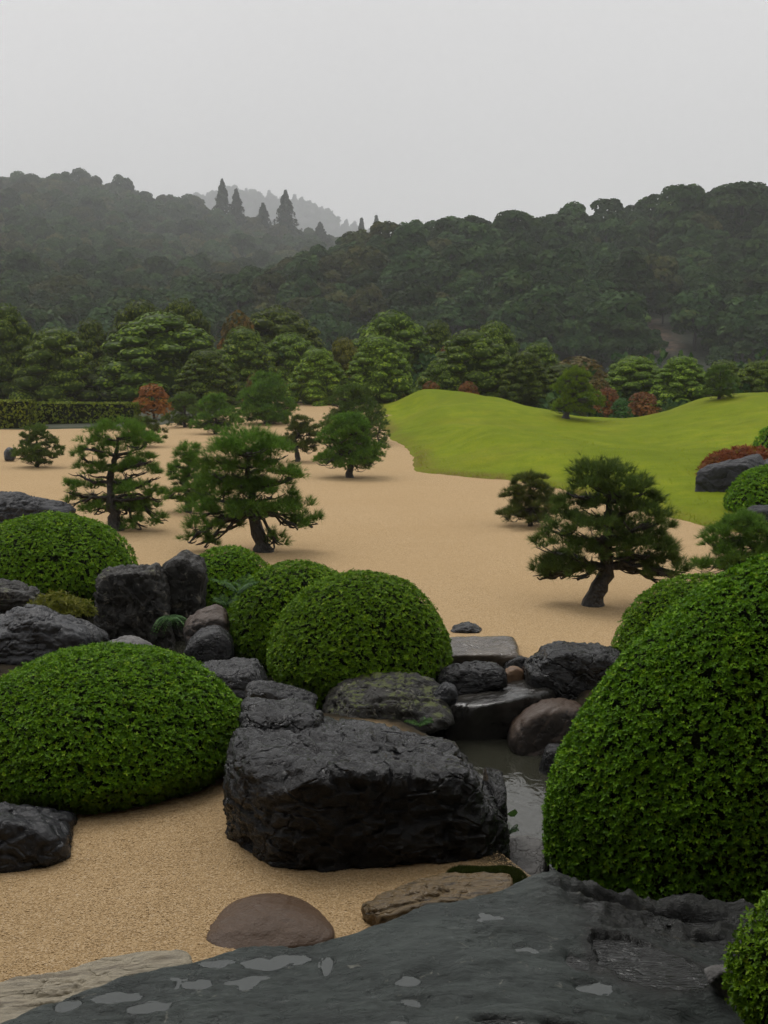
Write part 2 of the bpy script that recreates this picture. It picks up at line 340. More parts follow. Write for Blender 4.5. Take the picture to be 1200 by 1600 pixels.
# lawn: thin plate through measured points
def tps_fit(P, v, reg=1e-4):
    n = len(P); d = np.linalg.norm(P[:, None] - P[None], axis=2); K = np.where(d > 0, d * d * np.log(d + 1e-12), 0) + reg * np.eye(n)
    A = np.zeros((n + 3, n + 3)); A[:n, :n] = K; A[:n, n] = 1; A[:n, n + 1:] = P; A[n:, :n] = A[:n, n:].T
    s = np.linalg.solve(A, np.concatenate([v, np.zeros(3)]))
    def f(x, y):
        q = np.stack([np.ravel(x), np.ravel(y)], 1); d = np.linalg.norm(q[:, None] - P[None], axis=2)
        return (np.where(d > 0, d * d * np.log(d + 1e-12), 0) @ s[:n] + s[n] + q @ s[n + 1:]).reshape(np.shape(x))
    return f
def poly_sd(poly, x, y):
    """signed distance, positive inside"""
    px, py = np.ravel(x), np.ravel(y); best = np.full(px.shape, 1e9); ins = np.zeros(px.shape, bool); n = len(poly)
    for i in range(n):
        a, b = poly[i], poly[(i + 1) % n]; d = b - a
        t = np.clip(((px - a[0]) * d[0] + (py - a[1]) * d[1]) / (d @ d + 1e-12), 0, 1)
        best = np.minimum(best, np.hypot(px - a[0] - t * d[0], py - a[1] - t * d[1]))
        c = ((a[1] > py) != (b[1] > py)); xi = a[0] + (py - a[1]) / (d[1] + 1e-12) * d[0]
        ins ^= c & (px < xi)
    return np.where(ins, best, -best).reshape(np.shape(x))
edge_px = [(576, 628, .45), (588, 655, .2), (604, 683, 0), (632, 697, 0), (644, 715, 0), (650, 735, 0), (690, 741, 0), (740, 747, 0), (800, 751, 0), (860, 762, 0), (900, 772, 0),
           (950, 786, 0), (1000, 799, 0), (1060, 814, 0), (1120, 825, 0), (1190, 836, 0), (1300, 850, 0), (1450, 860, 0)]
LE = np.array([onz(a, b, c)[:2] for a, b, c in edge_px])
LPOLY = np.concatenate([LE, [[40, 20], [48, 78], [10, 80], [-3.0, 76]]])
# round the outline a little
LPOLY = np.concatenate([smooth_path(np.c_[LE, np.zeros(len(LE))], 90)[:, :2], LPOLY[len(LE):]])
# sand sheet
ys = np.concatenate([np.arange(2.0, 18, 0.075), np.geomspace(18, 96, 190)])
xs = np.sinh(np.linspace(-2.6, 2.6, 330)) * 6.2
X, Y = np.meshgrid(xs, ys); Z = G(X, Y)
YB = np.interp(X, [-45, -20, -12.5, -9, -6, 2, 14, 45], [61, 61, 63, 68, 79, 82, 82, 82])
me = grid_mesh('sand', X, Y, Z, M_SAND, (Y < YB) & ((poly_sd(LPOLY, X, Y) < 1.6) | (Y < 19))); co = np.zeros(len(me.vertices) * 3, np.float32); me.vertices.foreach_get('co', co); co = co.reshape(-1, 3).astype(float)
soil = (1 - sstep(1.7, 2.4, chan(co[:, 0], co[:, 1]) + 0.5 * fbm(co * 1.5, 3, 12))) + (1 - sstep(0.6, 1.0, np.hypot((co[:, 0] + 4.2) / 2.4, (co[:, 1] - 12.9) / 2.6)))
soil = np.clip(soil, 0, 1) * np.maximum(sstep(10.0, 9.0, np.abs(co[:, 0] - 1.4) * 12 + 0 * co[:, 1]), sstep(8.8, 9.6, co[:, 1])); a = me.attributes.new('tint', 'FLOAT', 'POINT'); a.data.foreach_set('value', soil.astype(np.float32))
sand = obj('sand', me); tag(sand, 'raked pale tan sand field between the pines', kind='structure')
# earth beyond
xs = np.linspace(-1450, 1450, 200); ys = np.concatenate([np.linspace(-20, 40, 16), np.linspace(42, 130, 90), np.geomspace(133, 3520, 60)])
X, Y = np.meshgrid(xs, ys); Z = np.where(Y < 1, -1.0, G(X, Y, False) - np.where(Y < 56, 0.9, 0.03))
ground = obj('ground', grid_mesh('ground', X, Y, Z, M_EARTH)); tag(ground, 'dark earth under the trees', kind='structure')

ctl = []
for a, b, y_ in [(600, 622, 66), (640, 613, 67), (700, 613, 66), (780, 624, 63), (860, 643, 58), (920, 653, 54), (980, 655, 53), (1030, 645, 55), (1080, 630, 58), (1130, 622, 59), (1180, 622, 60), (1260, 624, 60), (1400, 625, 62),
                (618, 652, 46), (680, 664, 42.5), (760, 686, 39), (850, 712, 35), (950, 740, 31.2), (1040, 764, 28.4), (650, 646, 54), (760, 666, 50), (850, 684, 45), (960, 700, 42), (1050, 716, 38.5), (1080, 672, 47), (1150, 664, 46), (1100, 705, 37), (1180, 715, 35), (1250, 690, 40)]:
    ctl.append(at(a, b, y_))
for q in list(ctl[:13]):
    ctl.append(np.array([q[0] * 1.1, q[1] + 6.5, q[2] - 0.75])); ctl.append(np.array([q[0] * 1.2, q[1] + 14, q[2] - 2.0]))
for a, b, c in edge_px: p = onz(a, b, c); ctl.append(np.array([p[0], p[1], c * 0.5]))
ctl = np.array(ctl)
lawn_f = tps_fit(ctl[:, :2], ctl[:, 2], 0.5)
FOLDS = [(np.array(a_), np.array(b_), am_, sg_) for a_, b_, am_, sg_ in [((10.6, 58.), (9.6, 44.), -.15, 3.2)]]
def lawn_z(x, y):
    x = np.asarray(x, float); y = np.asarray(y, float)
    d = poly_sd(LPOLY, x, y); h = np.where(y < 54, np.maximum(lawn_f(x, y), 0.03), lawn_f(x, y)) * sstep(-0.2, 2.8, d)
    for fa, fb, am, sg in FOLDS:
        d_ = fb - fa; tt_ = np.clip(((x - fa[0]) * d_[0] + (y - fa[1]) * d_[1]) / (d_ @ d_), 0, 1); rr_ = np.hypot(x - fa[0] - tt_ * d_[0], y - fa[1] - tt_ * d_[1])
        h = h + am * np.exp(-(rr_ / sg) ** 2) * sstep(0.2, 3.5, d)
    lip = 0.13 * np.tanh(d / 0.35) * (0.8 + 0.4 * vnoise(P3(x, y) * 0.8, 3).reshape(x.shape))
    return np.maximum(G(x, y, False) * sstep(2.5, -0.5, d), 0) + h + lip + 0.02 * fbm(P3(x, y) * 1.2, 3, 2).reshape(x.shape)
xs = np.arange(-4, 44, 0.22); ys = np.arange(18.5, 80, 0.25)
X, Y = np.meshgrid(xs, ys); D = poly_sd(LPOLY, X, Y); Z = lawn_z(X, Y)
me = grid_mesh('lawn', X, Y, Z, M_LAWN)
keep_t = (1 - sstep(0.1, 0.9, D)) * (0.35 + 0.65 * sstep(0.35, 0.65, 0.5 + 0.5 * fbm(P3(X, Y) * 0.5, 3, 8).reshape(X.shape)))
a = me.attributes.new('tint', 'FLOAT', 'POINT'); a.data.foreach_set('value', keep_t.ravel().astype(np.float32))
bm = bmesh.new(); bm.from_mesh(me); dd = D.ravel()
bm.verts.ensure_lookup_table(); bmesh.ops.delete(bm, geom=[v for v in bm.verts if dd[v.index] < -0.7], context='VERTS'); bm.to_mesh(me); bm.free()
lawn = obj('lawn', me); tag(lawn, 'rolling yellow green lawn mounds behind the sand', kind='structure')
rng = np.random.default_rng(55); n = 60000; gx = rng.uniform(1, 17, n); gy = rng.uniform(20, 46, n); gd = poly_sd(LPOLY, gx, gy); p_ = np.clip(1.6 - gy / 36, .15, 1) * np.where(gd < .4, 1.0, .12)
ok = (gd > -0.04) & (np.abs(gx) < gy * .34) & (rng.random(n) < p_); gx, gy, gd = gx[ok], gy[ok], gd[ok]; gz_ = lawn_z(gx, gy)
bd = norm(np.stack([rng.normal(size=len(gx)) * .5, rng.normal(size=len(gx)) * .5, np.ones(len(gx))], 1)); sd_ = norm(np.cross(bd, rng.normal(size=(len(gx), 3)))) * .012; bl = rng.uniform(.03, .075, (len(gx), 1)); b0 = np.stack([gx, gy, gz_ - .01], 1)
V = np.stack([b0 - sd_, b0 + sd_, b0 + bd * bl], 1).reshape(-1, 3); M_BLADE = leaf_mat('grass_blade', [(0, (0.18, 0.22, 0.014)), (.6, (0.25, 0.30, 0.02)), (.9, (0.30, 0.32, 0.024)), (1, (0.30, 0.22, 0.05))], .6, .05, .3, 0, False)
fo = obj('grass', mesh_np('grass', V, np.arange(len(V)).reshape(-1, 3), M_BLADE, False, np.repeat(rng.random(len(gx)), 3)), lawn); fo['kind'] = 'stuff'
def lz(x, y): return float(lawn_z(np.array([x]), np.array([y]))[0])

# stream and pond water
def strip(pts, wid, z):
    c = smooth_path(np.c_[pts, np.full(len(pts), z)], 60); T = norm(np.gradient(c, axis=0)); S = np.stack([-T[:, 1], T[:, 0], T[:, 2] * 0], 1)
    w = np.interp(np.linspace(0, 1, 60), np.linspace(0, 1, len(wid)), wid)[:, None]
    u = np.linspace(-1, 1, 9); V = (c[:, None] + S[:, None] * (u[None, :, None] * w[:, None]))
    return V[..., 0], V[..., 1], V[..., 2]
Xs, Ys, Zs = strip(CH, CW * 1.9, -0.36)
tag(obj('stream_water', grid_mesh('stream_water', Xs, Ys, Zs, M_STREAM)), 'shallow stream and pond water between the rocks', kind='structure')

# ------------------------------------------------------------------ wooded hills
LR, RR = 950.0, 320.0
def hill_L(x, y):
    top = np.interp(x / LR * F + 600, [-400, 0, 120, 200, 280, 330, 400, 480, 560, 700, 900, 1300], [334, 326, 320, 328, 344, 364, 386, 408, 428, 458, 500, 560])
    u = (y - 212) / (LR - 212); g_ = 0.60 * sstep(-0.02, 0.13, u) + 0.40 * sstep(0.0, 1.05, u)
    return np.where(u < 1, y, LR) * (570 - top) / F * g_ * np.where(u < 1, 1, 1 - 0.3 * (u - 1))
def hill_R(x, y):
    top = np.interp(x / RR * F + 600, [-200, 300, 420, 520, 600, 660, 720, 780, 850, 900, 960, 1020, 1060, 1110, 1180, 1300, 1700], [560, 532, 496, 455, 427, 414, 400, 402, 408, 404, 396, 384, 374, 368, 354, 342, 327])
    r = EYE + (570 - top) / F * RR
    t = (y - 185) / (RR - 185)
    return r * np.where(t < 1, sstep(-0.15, 1.2, t) / sstep(-0.15, 1.2, 1.0), 1 - 0.16 * (t - 1))
def hill(x, y):
    n = fbm(P3(x, y) * 0.014, 4, 31).reshape(np.shape(x))
    return np.maximum(hill_L(x, y), hill_R(x, y)) + n * 6 * sstep(190, 280, y) - 1.0
xs = np.arange(-460, 461, 5.0); ys = np.concatenate([np.arange(150, 420, 3.5), np.arange(420, 1120, 10.0)])
X, Y = np.meshgrid(xs, ys); Z = hill(X, Y)
me = grid_mesh('hills', X, Y, Z, M_HILL)
scar = np.zeros(X.shape)
def hill_hit(px, py):
    for y_ in np.arange(190, 420, 1.0):
        p_ = at(px, py, y_)
        if float(hill(np.array([p_[0]]), np.array([y_]))[0]) >= p_[2]: return p_
    return at(px, py, 300)
SCARS = [(*hill_hit(a_, b_)[:2], w_, h_) for a_, b_, w_, h_ in [(1015, 512, 3.6, 11), (1035, 540, 4.2, 8), (985, 545, 4.5, 6), (1190, 488, 3.2, 11)]]
def scar_at(x, y):
    s = np.zeros(np.shape(x)); nn = fbm(P3(x, y) * 0.12, 3, 77).reshape(np.shape(x)) * 0.6
    for cx, yy, w_, h_ in SCARS: s = np.maximum(s, 1 - sstep(0.55, 1.0, np.hypot((x - cx) / w_, (y - yy) / h_) + nn))
    return s
def bare_at(x, y):
    """no tall trees on the scars nor on the slope just below them"""
    s = scar_at(x, y)
    for cx, yy, w_, h_ in SCARS: s = np.maximum(s, 1.0 * ((np.abs(x - cx) < w_ * 0.75) & (y < yy) & (y > yy - 26)))
    return s
scar = scar_at(X, Y)
a = me.attributes.new('tint', 'FLOAT', 'POINT'); a.data.foreach_set('value', scar.ravel().astype(np.float32))
tag(obj('hills', me), 'steep wooded hills behind the garden', kind='structure')
def hill_F(x):
    top = np.interp(x / 3200 * F + 600, [-200, 200, 300, 350, 400, 450, 500, 550, 600, 700], [420, 360, 338, 318, 326, 336, 348, 372, 396, 440])
    return EYE + (570 - top) / F * 3200
xs = np.arange(-1300, 200, 28.0); ys = np.arange(2700, 3450, 36.0); X, Y = np.meshgrid(xs, ys)
Z = hill_F(X) * np.where(Y < 3200, sstep(2650, 3200, Y), 1 - (Y - 3200) * 0.001) + fbm(P3(X, Y) * 0.008, 3, 5).reshape(X.shape) * 8
me = grid_mesh('far_hill', X, Y, Z, M_HILL); tag(obj('far_hill', me), 'pale far ridge fading in the mist', kind='structure')

# ---- leaf cloud builders
def leaf_quads(P, Nrm, size, rng, flat=0.5, aspect=1.6):
    """one bent quad (leaf clump) per point, facing roughly Nrm"""
    n = len(P); d = norm(Nrm + flat * rng.normal(size=(n, 3))); r = rng.normal(size=(n, 3)); A = norm(np.cross(d, r)); B = np.cross(d, A)
    s = size * rng.uniform(0.6, 1.3, (n, 1)); A = A * s * aspect * 0.5; B = B * s * 0.5
    V = np.stack([P - A, P - B + d * s * 0.12, P + A, P + B + d * s * 0.12], 1).reshape(-1, 3)
    return V, np.arange(4 * n).reshape(n, 4)
def lobes_points(lobes, n, rng, shell=0.35):
    """points near the surface of a union of ellipsoid lobes"""
    lobes = np.asarray(lobes, float); ar = lobes[:, 3] * lobes[:, 4]; k = rng.choice(len(lobes), n, p=ar / ar.sum())
    d = norm(rng.normal(size=(n, 3))); d[:, 2] = np.where(rng.random(n) < 0.75, np.abs(d[:, 2]), d[:, 2])
    r = 1 - shell * rng.random(n) ** 2
    R = np.stack([lobes[k, 3], lobes[k, 3], lobes[k, 4]], 1)
    P = lobes[k, :3] + d * R * r[:, None]
    ok = np.ones(n, bool)
    for j, L in enumerate(lobes):
        q = np.linalg.norm((P - L[:3]) / [L[3], L[3], L[4]], axis=1); ok &= (q > 0.72) | (k == j)
    return P[ok], norm(d / R)[ok], (k[ok] * 0.137) % 1
def broadleaf(name, rng, H, R, mat, n=1500, leaf=0.5, trunk=True, nl=12, low=0.25):
    """returns trunk mesh, crown mesh with base at origin"""
    lob = [(0, 0, H * 0.68, R * 0.62, H * 0.30)]
    for i in range(nl):
        a_ = i * 2.4 + rng.uniform(-.4, .4); t = rng.random(); rr = R * (0.75 - 0.45 * t) * rng.uniform(0.7, 1.05)
        lob.append((rr * math.cos(a_), rr * math.sin(a_), H * (low + 0.18 + 0.55 * t), R * rng.uniform(0.28, 0.46), H * rng.uniform(0.12, 0.2)))
    P, D, kt = lobes_points(lob, n, rng)
    V, Q = leaf_quads(P, D + [0, 0, .35], leaf, rng, 0.35)
    t = np.clip(0.55 * kt + 0.45 * rng.random(len(P)), 0, 1)
    crown = mesh_np(name + '_crown', V, Q, mat, False, np.repeat(t, 4))
    tv, tq = tube(smooth_path([(0, 0, -0.5), (R * .05, 0, H * .2), (-R * .04, R * .05, H * .5), (0, 0, H * .8)], 8), np.linspace(R * .07, R * .02, 8), 6)
    b = MB(); b.add(tv, tq)
    for L in lob[1:5]:
        v_, q_ = tube(smooth_path([(0, 0, H * .32), (L[0] * .5, L[1] * .5, L[2] * .85), L[:3]], 5), np.linspace(R * .035, R * .012, 5), 5); b.add(v_, q_)
    return b.mesh(name + '_trunk', M_BARK), crown
def cedar(name, rng, H, R, mat, n=1300, leaf=0.5):
    t = rng.random(n) ** 0.8; a_ = rng.random(n) * 2 * np.pi
    rr = R * (1 - t) ** 0.8 * (0.35 + 0.65 * rng.random(n) ** 0.5) * (0.8 + 0.35 * np.sin(a_ * 3 + t * 40))
    P = np.stack([rr * np.cos(a_), rr * np.sin(a_), H * (0.08 + 0.92 * t) - rr * 0.25], 1)
    D = np.stack([np.cos(a_), np.sin(a_), np.full(n, 0.6)], 1)
    V, Q = leaf_quads(P, D, leaf, rng, 0.5, 1.5)
    crown = mesh_np(name + '_crown', V, Q, mat, False, np.repeat(rng.random(len(P)), 4))
    tv, tq = tube([(0, 0, -0.5), (0, 0, H * .5), (0, 0, H * .99)], [R * .1, R * .06, R * .01], 6)
    return mesh_np(name + '_trunk', tv, tq, M_BARK), crown
def joined_proto(tr, cr):
    """one mesh (trunk + crown) for the uncountable wood, kept out of the scene and instanced"""
    bm = bmesh.new(); bm.from_mesh(tr); n0 = len(bm.faces); bm.from_mesh(cr); bm.faces.ensure_lookup_table()
    for f_ in bm.faces[n0:]: f_.material_index = 1
    me = bpy.data.meshes.new('wood_tree'); bm.to_mesh(me); bm.free(); me.materials.append(tr.materials[0]); me.materials.append(cr.materials[0])
    return bpy.data.objects.new('wood_tree', me)
def wood(name, label, pts, scl, rotz, idx, protos):
    col = bpy.data.collections.new(name + '_kinds')
    for p in protos: col.objects.link(p)
    me = bpy.data.meshes.new(name); me.vertices.add(len(pts)); me.vertices.foreach_set('co', np.asarray(pts, np.float32).ravel())
    for nm, typ, dat in (('scl', 'FLOAT_VECTOR', scl), ('rot', 'FLOAT_VECTOR', np.stack([rotz * 0, rotz * 0, rotz], 1)), ('idx', 'INT', idx)):
        a_ = me.attributes.new(nm, typ, 'POINT')
        if typ == 'INT': a_.data.foreach_set('value', np.asarray(dat, np.int32))
        else: a_.data.foreach_set('vector', np.asarray(dat, np.float32).ravel())
    o = obj(name, me); tag(o, label, None, kind='stuff')
    ng = bpy.data.node_groups.new(name, 'GeometryNodeTree')
    ng.interface.new_socket('Geometry', in_out='INPUT', socket_type='NodeSocketGeometry'); ng.interface.new_socket('Geometry', in_out='OUTPUT', socket_type='NodeSocketGeometry')
    n_ = ng.nodes; gi = n_.new('NodeGroupInput'); go = n_.new('NodeGroupOutput'); ci = n_.new('GeometryNodeCollectionInfo'); ip = n_.new('GeometryNodeInstanceOnPoints')
    ci.inputs['Collection'].default_value = col; ci.inputs['Separate Children'].default_value = True; ci.inputs['Reset Children'].default_value = True
    def na(nm, t_):
        x = n_.new('GeometryNodeInputNamedAttribute'); x.data_type = t_; x.inputs['Name'].default_value = nm; return x.outputs['Attribute']
    ip.inputs['Pick Instance'].default_value = True
    L = ng.links.new
    L(gi.outputs[0], ip.inputs['Points']); L(ci.outputs[0], ip.inputs['Instance']); L(na('idx', 'INT'), ip.inputs['Instance Index'])
    L(na('rot', 'FLOAT_VECTOR'), ip.inputs['Rotation']); L(na('scl', 'FLOAT_VECTOR'), ip.inputs['Scale']); L(ip.outputs[0], go.inputs[0])
    o.modifiers.new('trees', 'NODES').node_group = ng
    return o
rng = np.random.default_rng(11)
protos = [joined_proto(*broadleaf('wood', rng, 9.5, 5.0, M_FOREST, 3200, 0.62, nl=15)) for _ in range(4)] + [joined_proto(*broadleaf('wood', rng, 8.5, 4.8, M_FOREST_OLIVE, 3000, 0.6, nl=15)) for _ in range(2)]
rows_y = [196.0]
while rows_y[-1] < 980: rows_y.append(rows_y[-1] + 6.4 * max(1.0, rows_y[-1] / 300) ** .62)
px_, py_, sz_ = [], [], []
for y0_ in rows_y:
    k_ = max(1.0, y0_ / 300) ** .62; q_ = np.arange(-y0_ * 0.345 - 12, y0_ * 0.345 + 12, 6.4 * k_); px_.append(q_ + rng.uniform(-2.6, 2.6, len(q_)) * k_); py_.append(y0_ + rng.uniform(-2.6, 2.6, len(q_)) * k_); sz_.append(np.full(len(q_), k_))
px_, py_, sz_ = map(np.concatenate, (px_, py_, sz_))
ok = rng.random(px_.size) > bare_at(px_, py_) * 0.95; px_, py_, sz_ = px_[ok], py_[ok], sz_[ok]; pz_ = hill(px_, py_)
s_ = rng.uniform(0.5, 1.25, len(px_)) * sz_; s_ *= np.where(scar_at(px_, py_) > 0.1, 0.6, 1)
left = px_ < -10 + (py_ - 200) * 0.05
idx = np.where(rng.random(len(px_)) < np.where(left, 0.38, 0.10), rng.integers(4, 6, len(px_)), rng.integers(0, 4, len(px_)))
wood('hill_wood', 'dense dark green broadleaf wood covering the hillsides', np.stack([px_, py_, pz_ - 0.8], 1), np.stack([s_ * 1.08, s_ * 1.08, s_ * rng.uniform(0.85, 1.2, len(s_))], 1), rng.random(len(px_)) * 6.28, idx, protos)
fp = [joined_proto(*cedar('far', rng, 42, 14, M_CONIFER, 700, 4.6)) for _ in range(2)] + [joined_proto(*broadleaf('far', rng, 34, 18, M_FOREST, 900, 3.7)) for _ in range(2)]
gx_, gy_ = np.meshgrid(np.arange(-1200, 140, 22), np.arange(2840, 3290, 34)); qx = gx_.ravel() + rng.uniform(-5, 5, gx_.size); qy = gy_.ravel() + rng.uniform(-6, 6, gx_.size)
qz = hill_F(qx) * sstep(2650, 3200, qy); s_ = rng.uniform(0.55, 1.15, len(qx))
wood('far_wood', 'misty conifer wood on the far ridge', np.stack([qx, qy, qz - 2], 1), np.stack([s_ * 1.1, s_ * 1.1, s_], 1), rng.random(len(qx)) * 6.28, rng.integers(0, 4, len(qx)), fp)

# ridge trees that can be told apart
RIDGE = [(347, 281, 869, 12.8, 'c', 'tallest pointed cedar on the hill skyline, furthest from the bare far ridge'), (369, 296, 874, 12.0, 'c', 'pointed cedar close beside the tallest skyline cedar'),
         (411, 318, 869, 12.4, 'c', 'short misty cedar between the two tall skyline cedars'), (446, 298, 855, 16.6, 'c', 'broad pointed cedar standing alone before the misty far ridge'),
         (500, 348, 869, 14.4, 'c', 'low cedar on the falling ridge below the lone broad cedar'), (565, 342, 855, 8.6, 'c', 'slim cedar at the dip in the skyline, the one nearer the far ridge'),
         (588, 338, 855, 9.5, 'c', 'slim cedar at the dip in the skyline, the one nearer the dark hill'),
         (1066, 288, 312, 8.9, 'b', 'tall rounded tree rising above the dark hill skyline beside a gap'), (1165, 282, 309, 11.9, 'b', 'widest tall tree cluster on the misty end of the dark ridge'),
         (742, 340, 318, 6.8, 'b', 'rounded tree at the first bump of the dark hill skyline')]
for k, (a_, top, Yd, r_, ty, lab) in enumerate(RIDGE):
    rr = np.random.default_rng(100 + k); p = at(a_, top, Yd); zb = float(hill(np.array([p[0]]), np.array([Yd]))[0]) - 1.0; H = max(p[2] - zb, 5)
    e = thing('cedar_tree' if ty == 'c' else 'broadleaf_tree', lab, 'tree', (p[0], Yd, zb), 'trees on the hill skyline')
    tr, cr = cedar('cedar', rr, H, r_, M_CONIFER, 2200, 1.6) if ty == 'c' else broadleaf('ridge', rr, H, r_, M_FOREST, 8000, 0.8, nl=22, low=.12)
    obj('trunk', tr, e); obj('crown', cr, e)
# small trees round the bare earth scar
SCT = [(995, 484, 216, 3.0, 'flat topped tree leaning over the bare earth scar'), (1020, 520, 211, 2.6, 'small green tree standing in front of the bare earth scar'), (930, 495, 214, 1.9, 'small pale tree on the slope a little way off the earth scar'),
       (905, 528, 209, 2.2, 'rounded pale bush tree low on the slope off the earth scar'), (1105, 505, 212, 3.6, 'layered green tree on the slope between the two earth scars'), (1150, 525, 208, 2.6, 'round green tree at the foot of the slope below the second scar')]
for k, (a_, top, Yd, r_, lab) in enumerate(SCT):
    rr = np.random.default_rng(140 + k); hp = hill_hit(a_, top + 34); Yd = float(hp[1]) - 1; p = at(a_, top, Yd); zb = float(hill(np.array([p[0]]), np.array([Yd]))[0]) - 0.3; H = max(p[2] - zb, 3.5)
    e = thing('slope_tree', lab, 'tree', (p[0], Yd, zb), 'small trees round the earth scars'); tr, cr = broadleaf('slope', rr, H, r_, M_FOREST if k % 2 else M_PINE, 1500, 0.4, nl=9)
    obj('trunk', tr, e); obj('crown', cr, e)

# ------------------------------------------------------------------ pines
def tufts(P, D, L, W, nb, rng, spread=0.75):
    n = len(P); d = norm(np.repeat(D, nb, 0) + spread * rng.normal(size=(n * nb, 3)) * 0.62); b = np.repeat(P, nb, 0)
    s = norm(np.cross(d, rng.normal(size=(n * nb, 3)))) * W * 0.5; l = L * rng.uniform(0.7, 1.15, (n * nb, 1))
    V = np.stack([b - s, b + s, b + d * l], 1).reshape(-1, 3)
    t = np.repeat(np.clip(0.5 * np.repeat(rng.random(n), nb) + 0.5 * rng.random(n * nb), 0, 1), 3)
    return V, np.arange(3 * n * nb).reshape(-1, 3), t
def pad_points(c, r, h, spacing, rng, dens=1.0):
    """tufts gathered in small cushions over a pad"""
    n = max(10, int(math.pi * r * r / spacing ** 2 * 1.55 * dens)); nc = max(5, int(n / 16)); q = np.sqrt(rng.random(nc)); a = rng.random(nc) * 2 * np.pi
    cx, cy_ = q * np.cos(a), q * np.sin(a); cz = np.sqrt(np.maximum(0, 1 - q * q)) * (.25 + .75 * np.sqrt(rng.random(nc)))
    k = rng.integers(0, nc, n); g_ = rng.normal(size=(n, 3)) * [0.13, 0.13, 0.22]; x, y, z = cx[k] + g_[:, 0], cy_[k] + g_[:, 1], cz[k] + np.abs(g_[:, 2])
    P = np.array(c) + np.stack([x * r, y * r, z * h * 1.5], 1); D = norm(np.stack([x * .9 + g_[:, 0] * 3, y * .9 + g_[:, 1] * 3, 0.7 + 0.3 * z], 1))
    return P, D
def auto_pads(rng, H, R, n, zb=0.28, prof=None, padk=0.36, flat=0.46):
    prof = prof or (lambda t: math.sqrt(max(0.0, 1 - (t * 0.96) ** 2.2)) * (0.82 + 0.18 * min(1, t / 0.2)))
    pads = [(0, 0, H * 0.90, R * 0.42, H * 0.10)]
    for i in range(n):
        t = ((i + rng.uniform(0, .9)) / n) * 0.93; rad = R * prof(t); pr = R * padk * (1.05 - 0.35 * t) * rng.uniform(0.8, 1.15)
        d = max(0, (rad - pr * 0.75)) * (1.0 if i % 3 else 0.5) * rng.uniform(0.85, 1.05); a = i * 2.39996 + rng.uniform(-.3, .3)
        pads.append((d * math.cos(a), d * math.sin(a), H * (zb + (0.92 - zb) * t), pr, pr * flat * rng.uniform(0.9, 1.3)))
    return pads
def limb_path(trunk, c, rng):
    hd = np.hypot(trunk[:, 0] - c[0], trunk[:, 1] - c[1]); want = np.maximum(c[2] - 0.30 * hd, 0.36 * trunk[-1, 2]); k = int(np.argmin(np.abs(trunk[:, 2] - want) + 0.15 * hd))
    k = max(2, min(k, len(trunk) - 2)); a = trunk[k]; c = np.array(c, float); m = (a + c) / 2 + np.array([rng.normal() * .07, rng.normal() * .07, 0.12 if c[2] < a[2] else -0.08]) * np.linalg.norm(c - a)
    return a, m, c
def pine(label, base, trunk_ctl, pads, mat, rad, L, spacing, nb, W, seed, group=None, name='pine_tree', parts=True, dens=1.0):
    """trunk_ctl and pads are relative to base"""
    rng = np.random.default_rng(seed); e = thing(name, label, 'pine tree', base, group)
    tp = smooth_path(trunk_ctl, 18); tp[1:-1] += rng.normal(size=(16, 3)) * rad * 0.12
    u = np.linspace(0, 1, 18); tr = rad * (1.0 - 0.78 * u) * (1 + 0.5 * np.exp(-u * 14)); tr *= 1 + 0.1 * rng.normal(size=18)
    tv, tq = tube(tp, tr, 9); tv += rad * 0.12 * vnoise(tv * (2.2 / rad), seed)[:, None] * norm(tv - tv.mean(0))
    obj('trunk', mesh_np('pine_trunk', tv, tq, M_BARK), e)
    for c in pads:
        c = tuple(c); r, h = c[3], c[4]; b = MB(); a, m, cc = limb_path(tp, c[:3], rng)
        w0 = max(rad * 0.30, 0.006); ln = np.linalg.norm(cc - a)
        lp = smooth_path([a, m, cc], 8); lp[1:-1] += rng.normal(size=(6, 3)) * 0.025 * ln
        v_, q_ = tube(lp, np.linspace(w0, w0 * 0.35, 8), 6); b.add(v_, q_)
        for j in range(6):
            an = rng.random() * 6.28; rr = r * rng.uniform(.5, .9); s0 = lp[rng.integers(4, 8)]
            t_ = cc + np.array([rr * math.cos(an), rr * math.sin(an), h * 0.35]); mm = (s0 + t_) / 2 - [0, 0, h * 0.2]
            v_, q_ = tube(smooth_path([s0, mm, t_], 4), np.linspace(w0 * 0.45, w0 * 0.15, 4), 4); b.add(v_, q_)
        br = obj('branch', b.mesh('pine_branch', M_BARK), e)
        P, D = pad_points(cc, r, h, spacing, rng, dens); V, Fc, t = tufts(P, D, L, W, nb, rng)
        fo = obj('foliage', mesh_np('pine_foliage', V, Fc, mat, False, t), br); fo['kind'] = 'stuff'
    return e
def px_pine(label, bpx, bpy_, Yd, zb, trunk_px, pads_px, mat, rad, L, spacing, nb, W, seed, extra_back=0, **kw):
    """pads and trunk measured off the photograph, with depth offsets in metres"""
    base = at(bpx, bpy_, Yd); base[2] = zb; rng = np.random.default_rng(seed + 500); k = Yd / F
    tc = [np.array([0, 0, -0.12])] + [at(a, b, Yd) - base + [0, dy, 0] for a, b, dy in trunk_px]
    pads = []
    for a, b, rp, hp, *dy in pads_px:
        d = dy[0] if dy else rng.uniform(-1, 1) * 0.35 * rp * k * 2; p = at(a, b + hp * 0.5, Yd) - base; p[1] += d
        pads.append((p[0], p[1], p[2], rp * k, hp * k))
    for j in range(extra_back):
        q = pads[rng.integers(len(pads))]; pads.append((q[0] * 0.75, abs(q[1]) * 0.5 + q[3] * 0.9, q[2] * rng.uniform(.92, 1.0), q[3] * 0.9, q[4]))
    return pine(label, base, tc, pads, mat, rad, L, spacing, nb, W, seed, **kw)
GP = 'shaped pines on the sand and lawn'
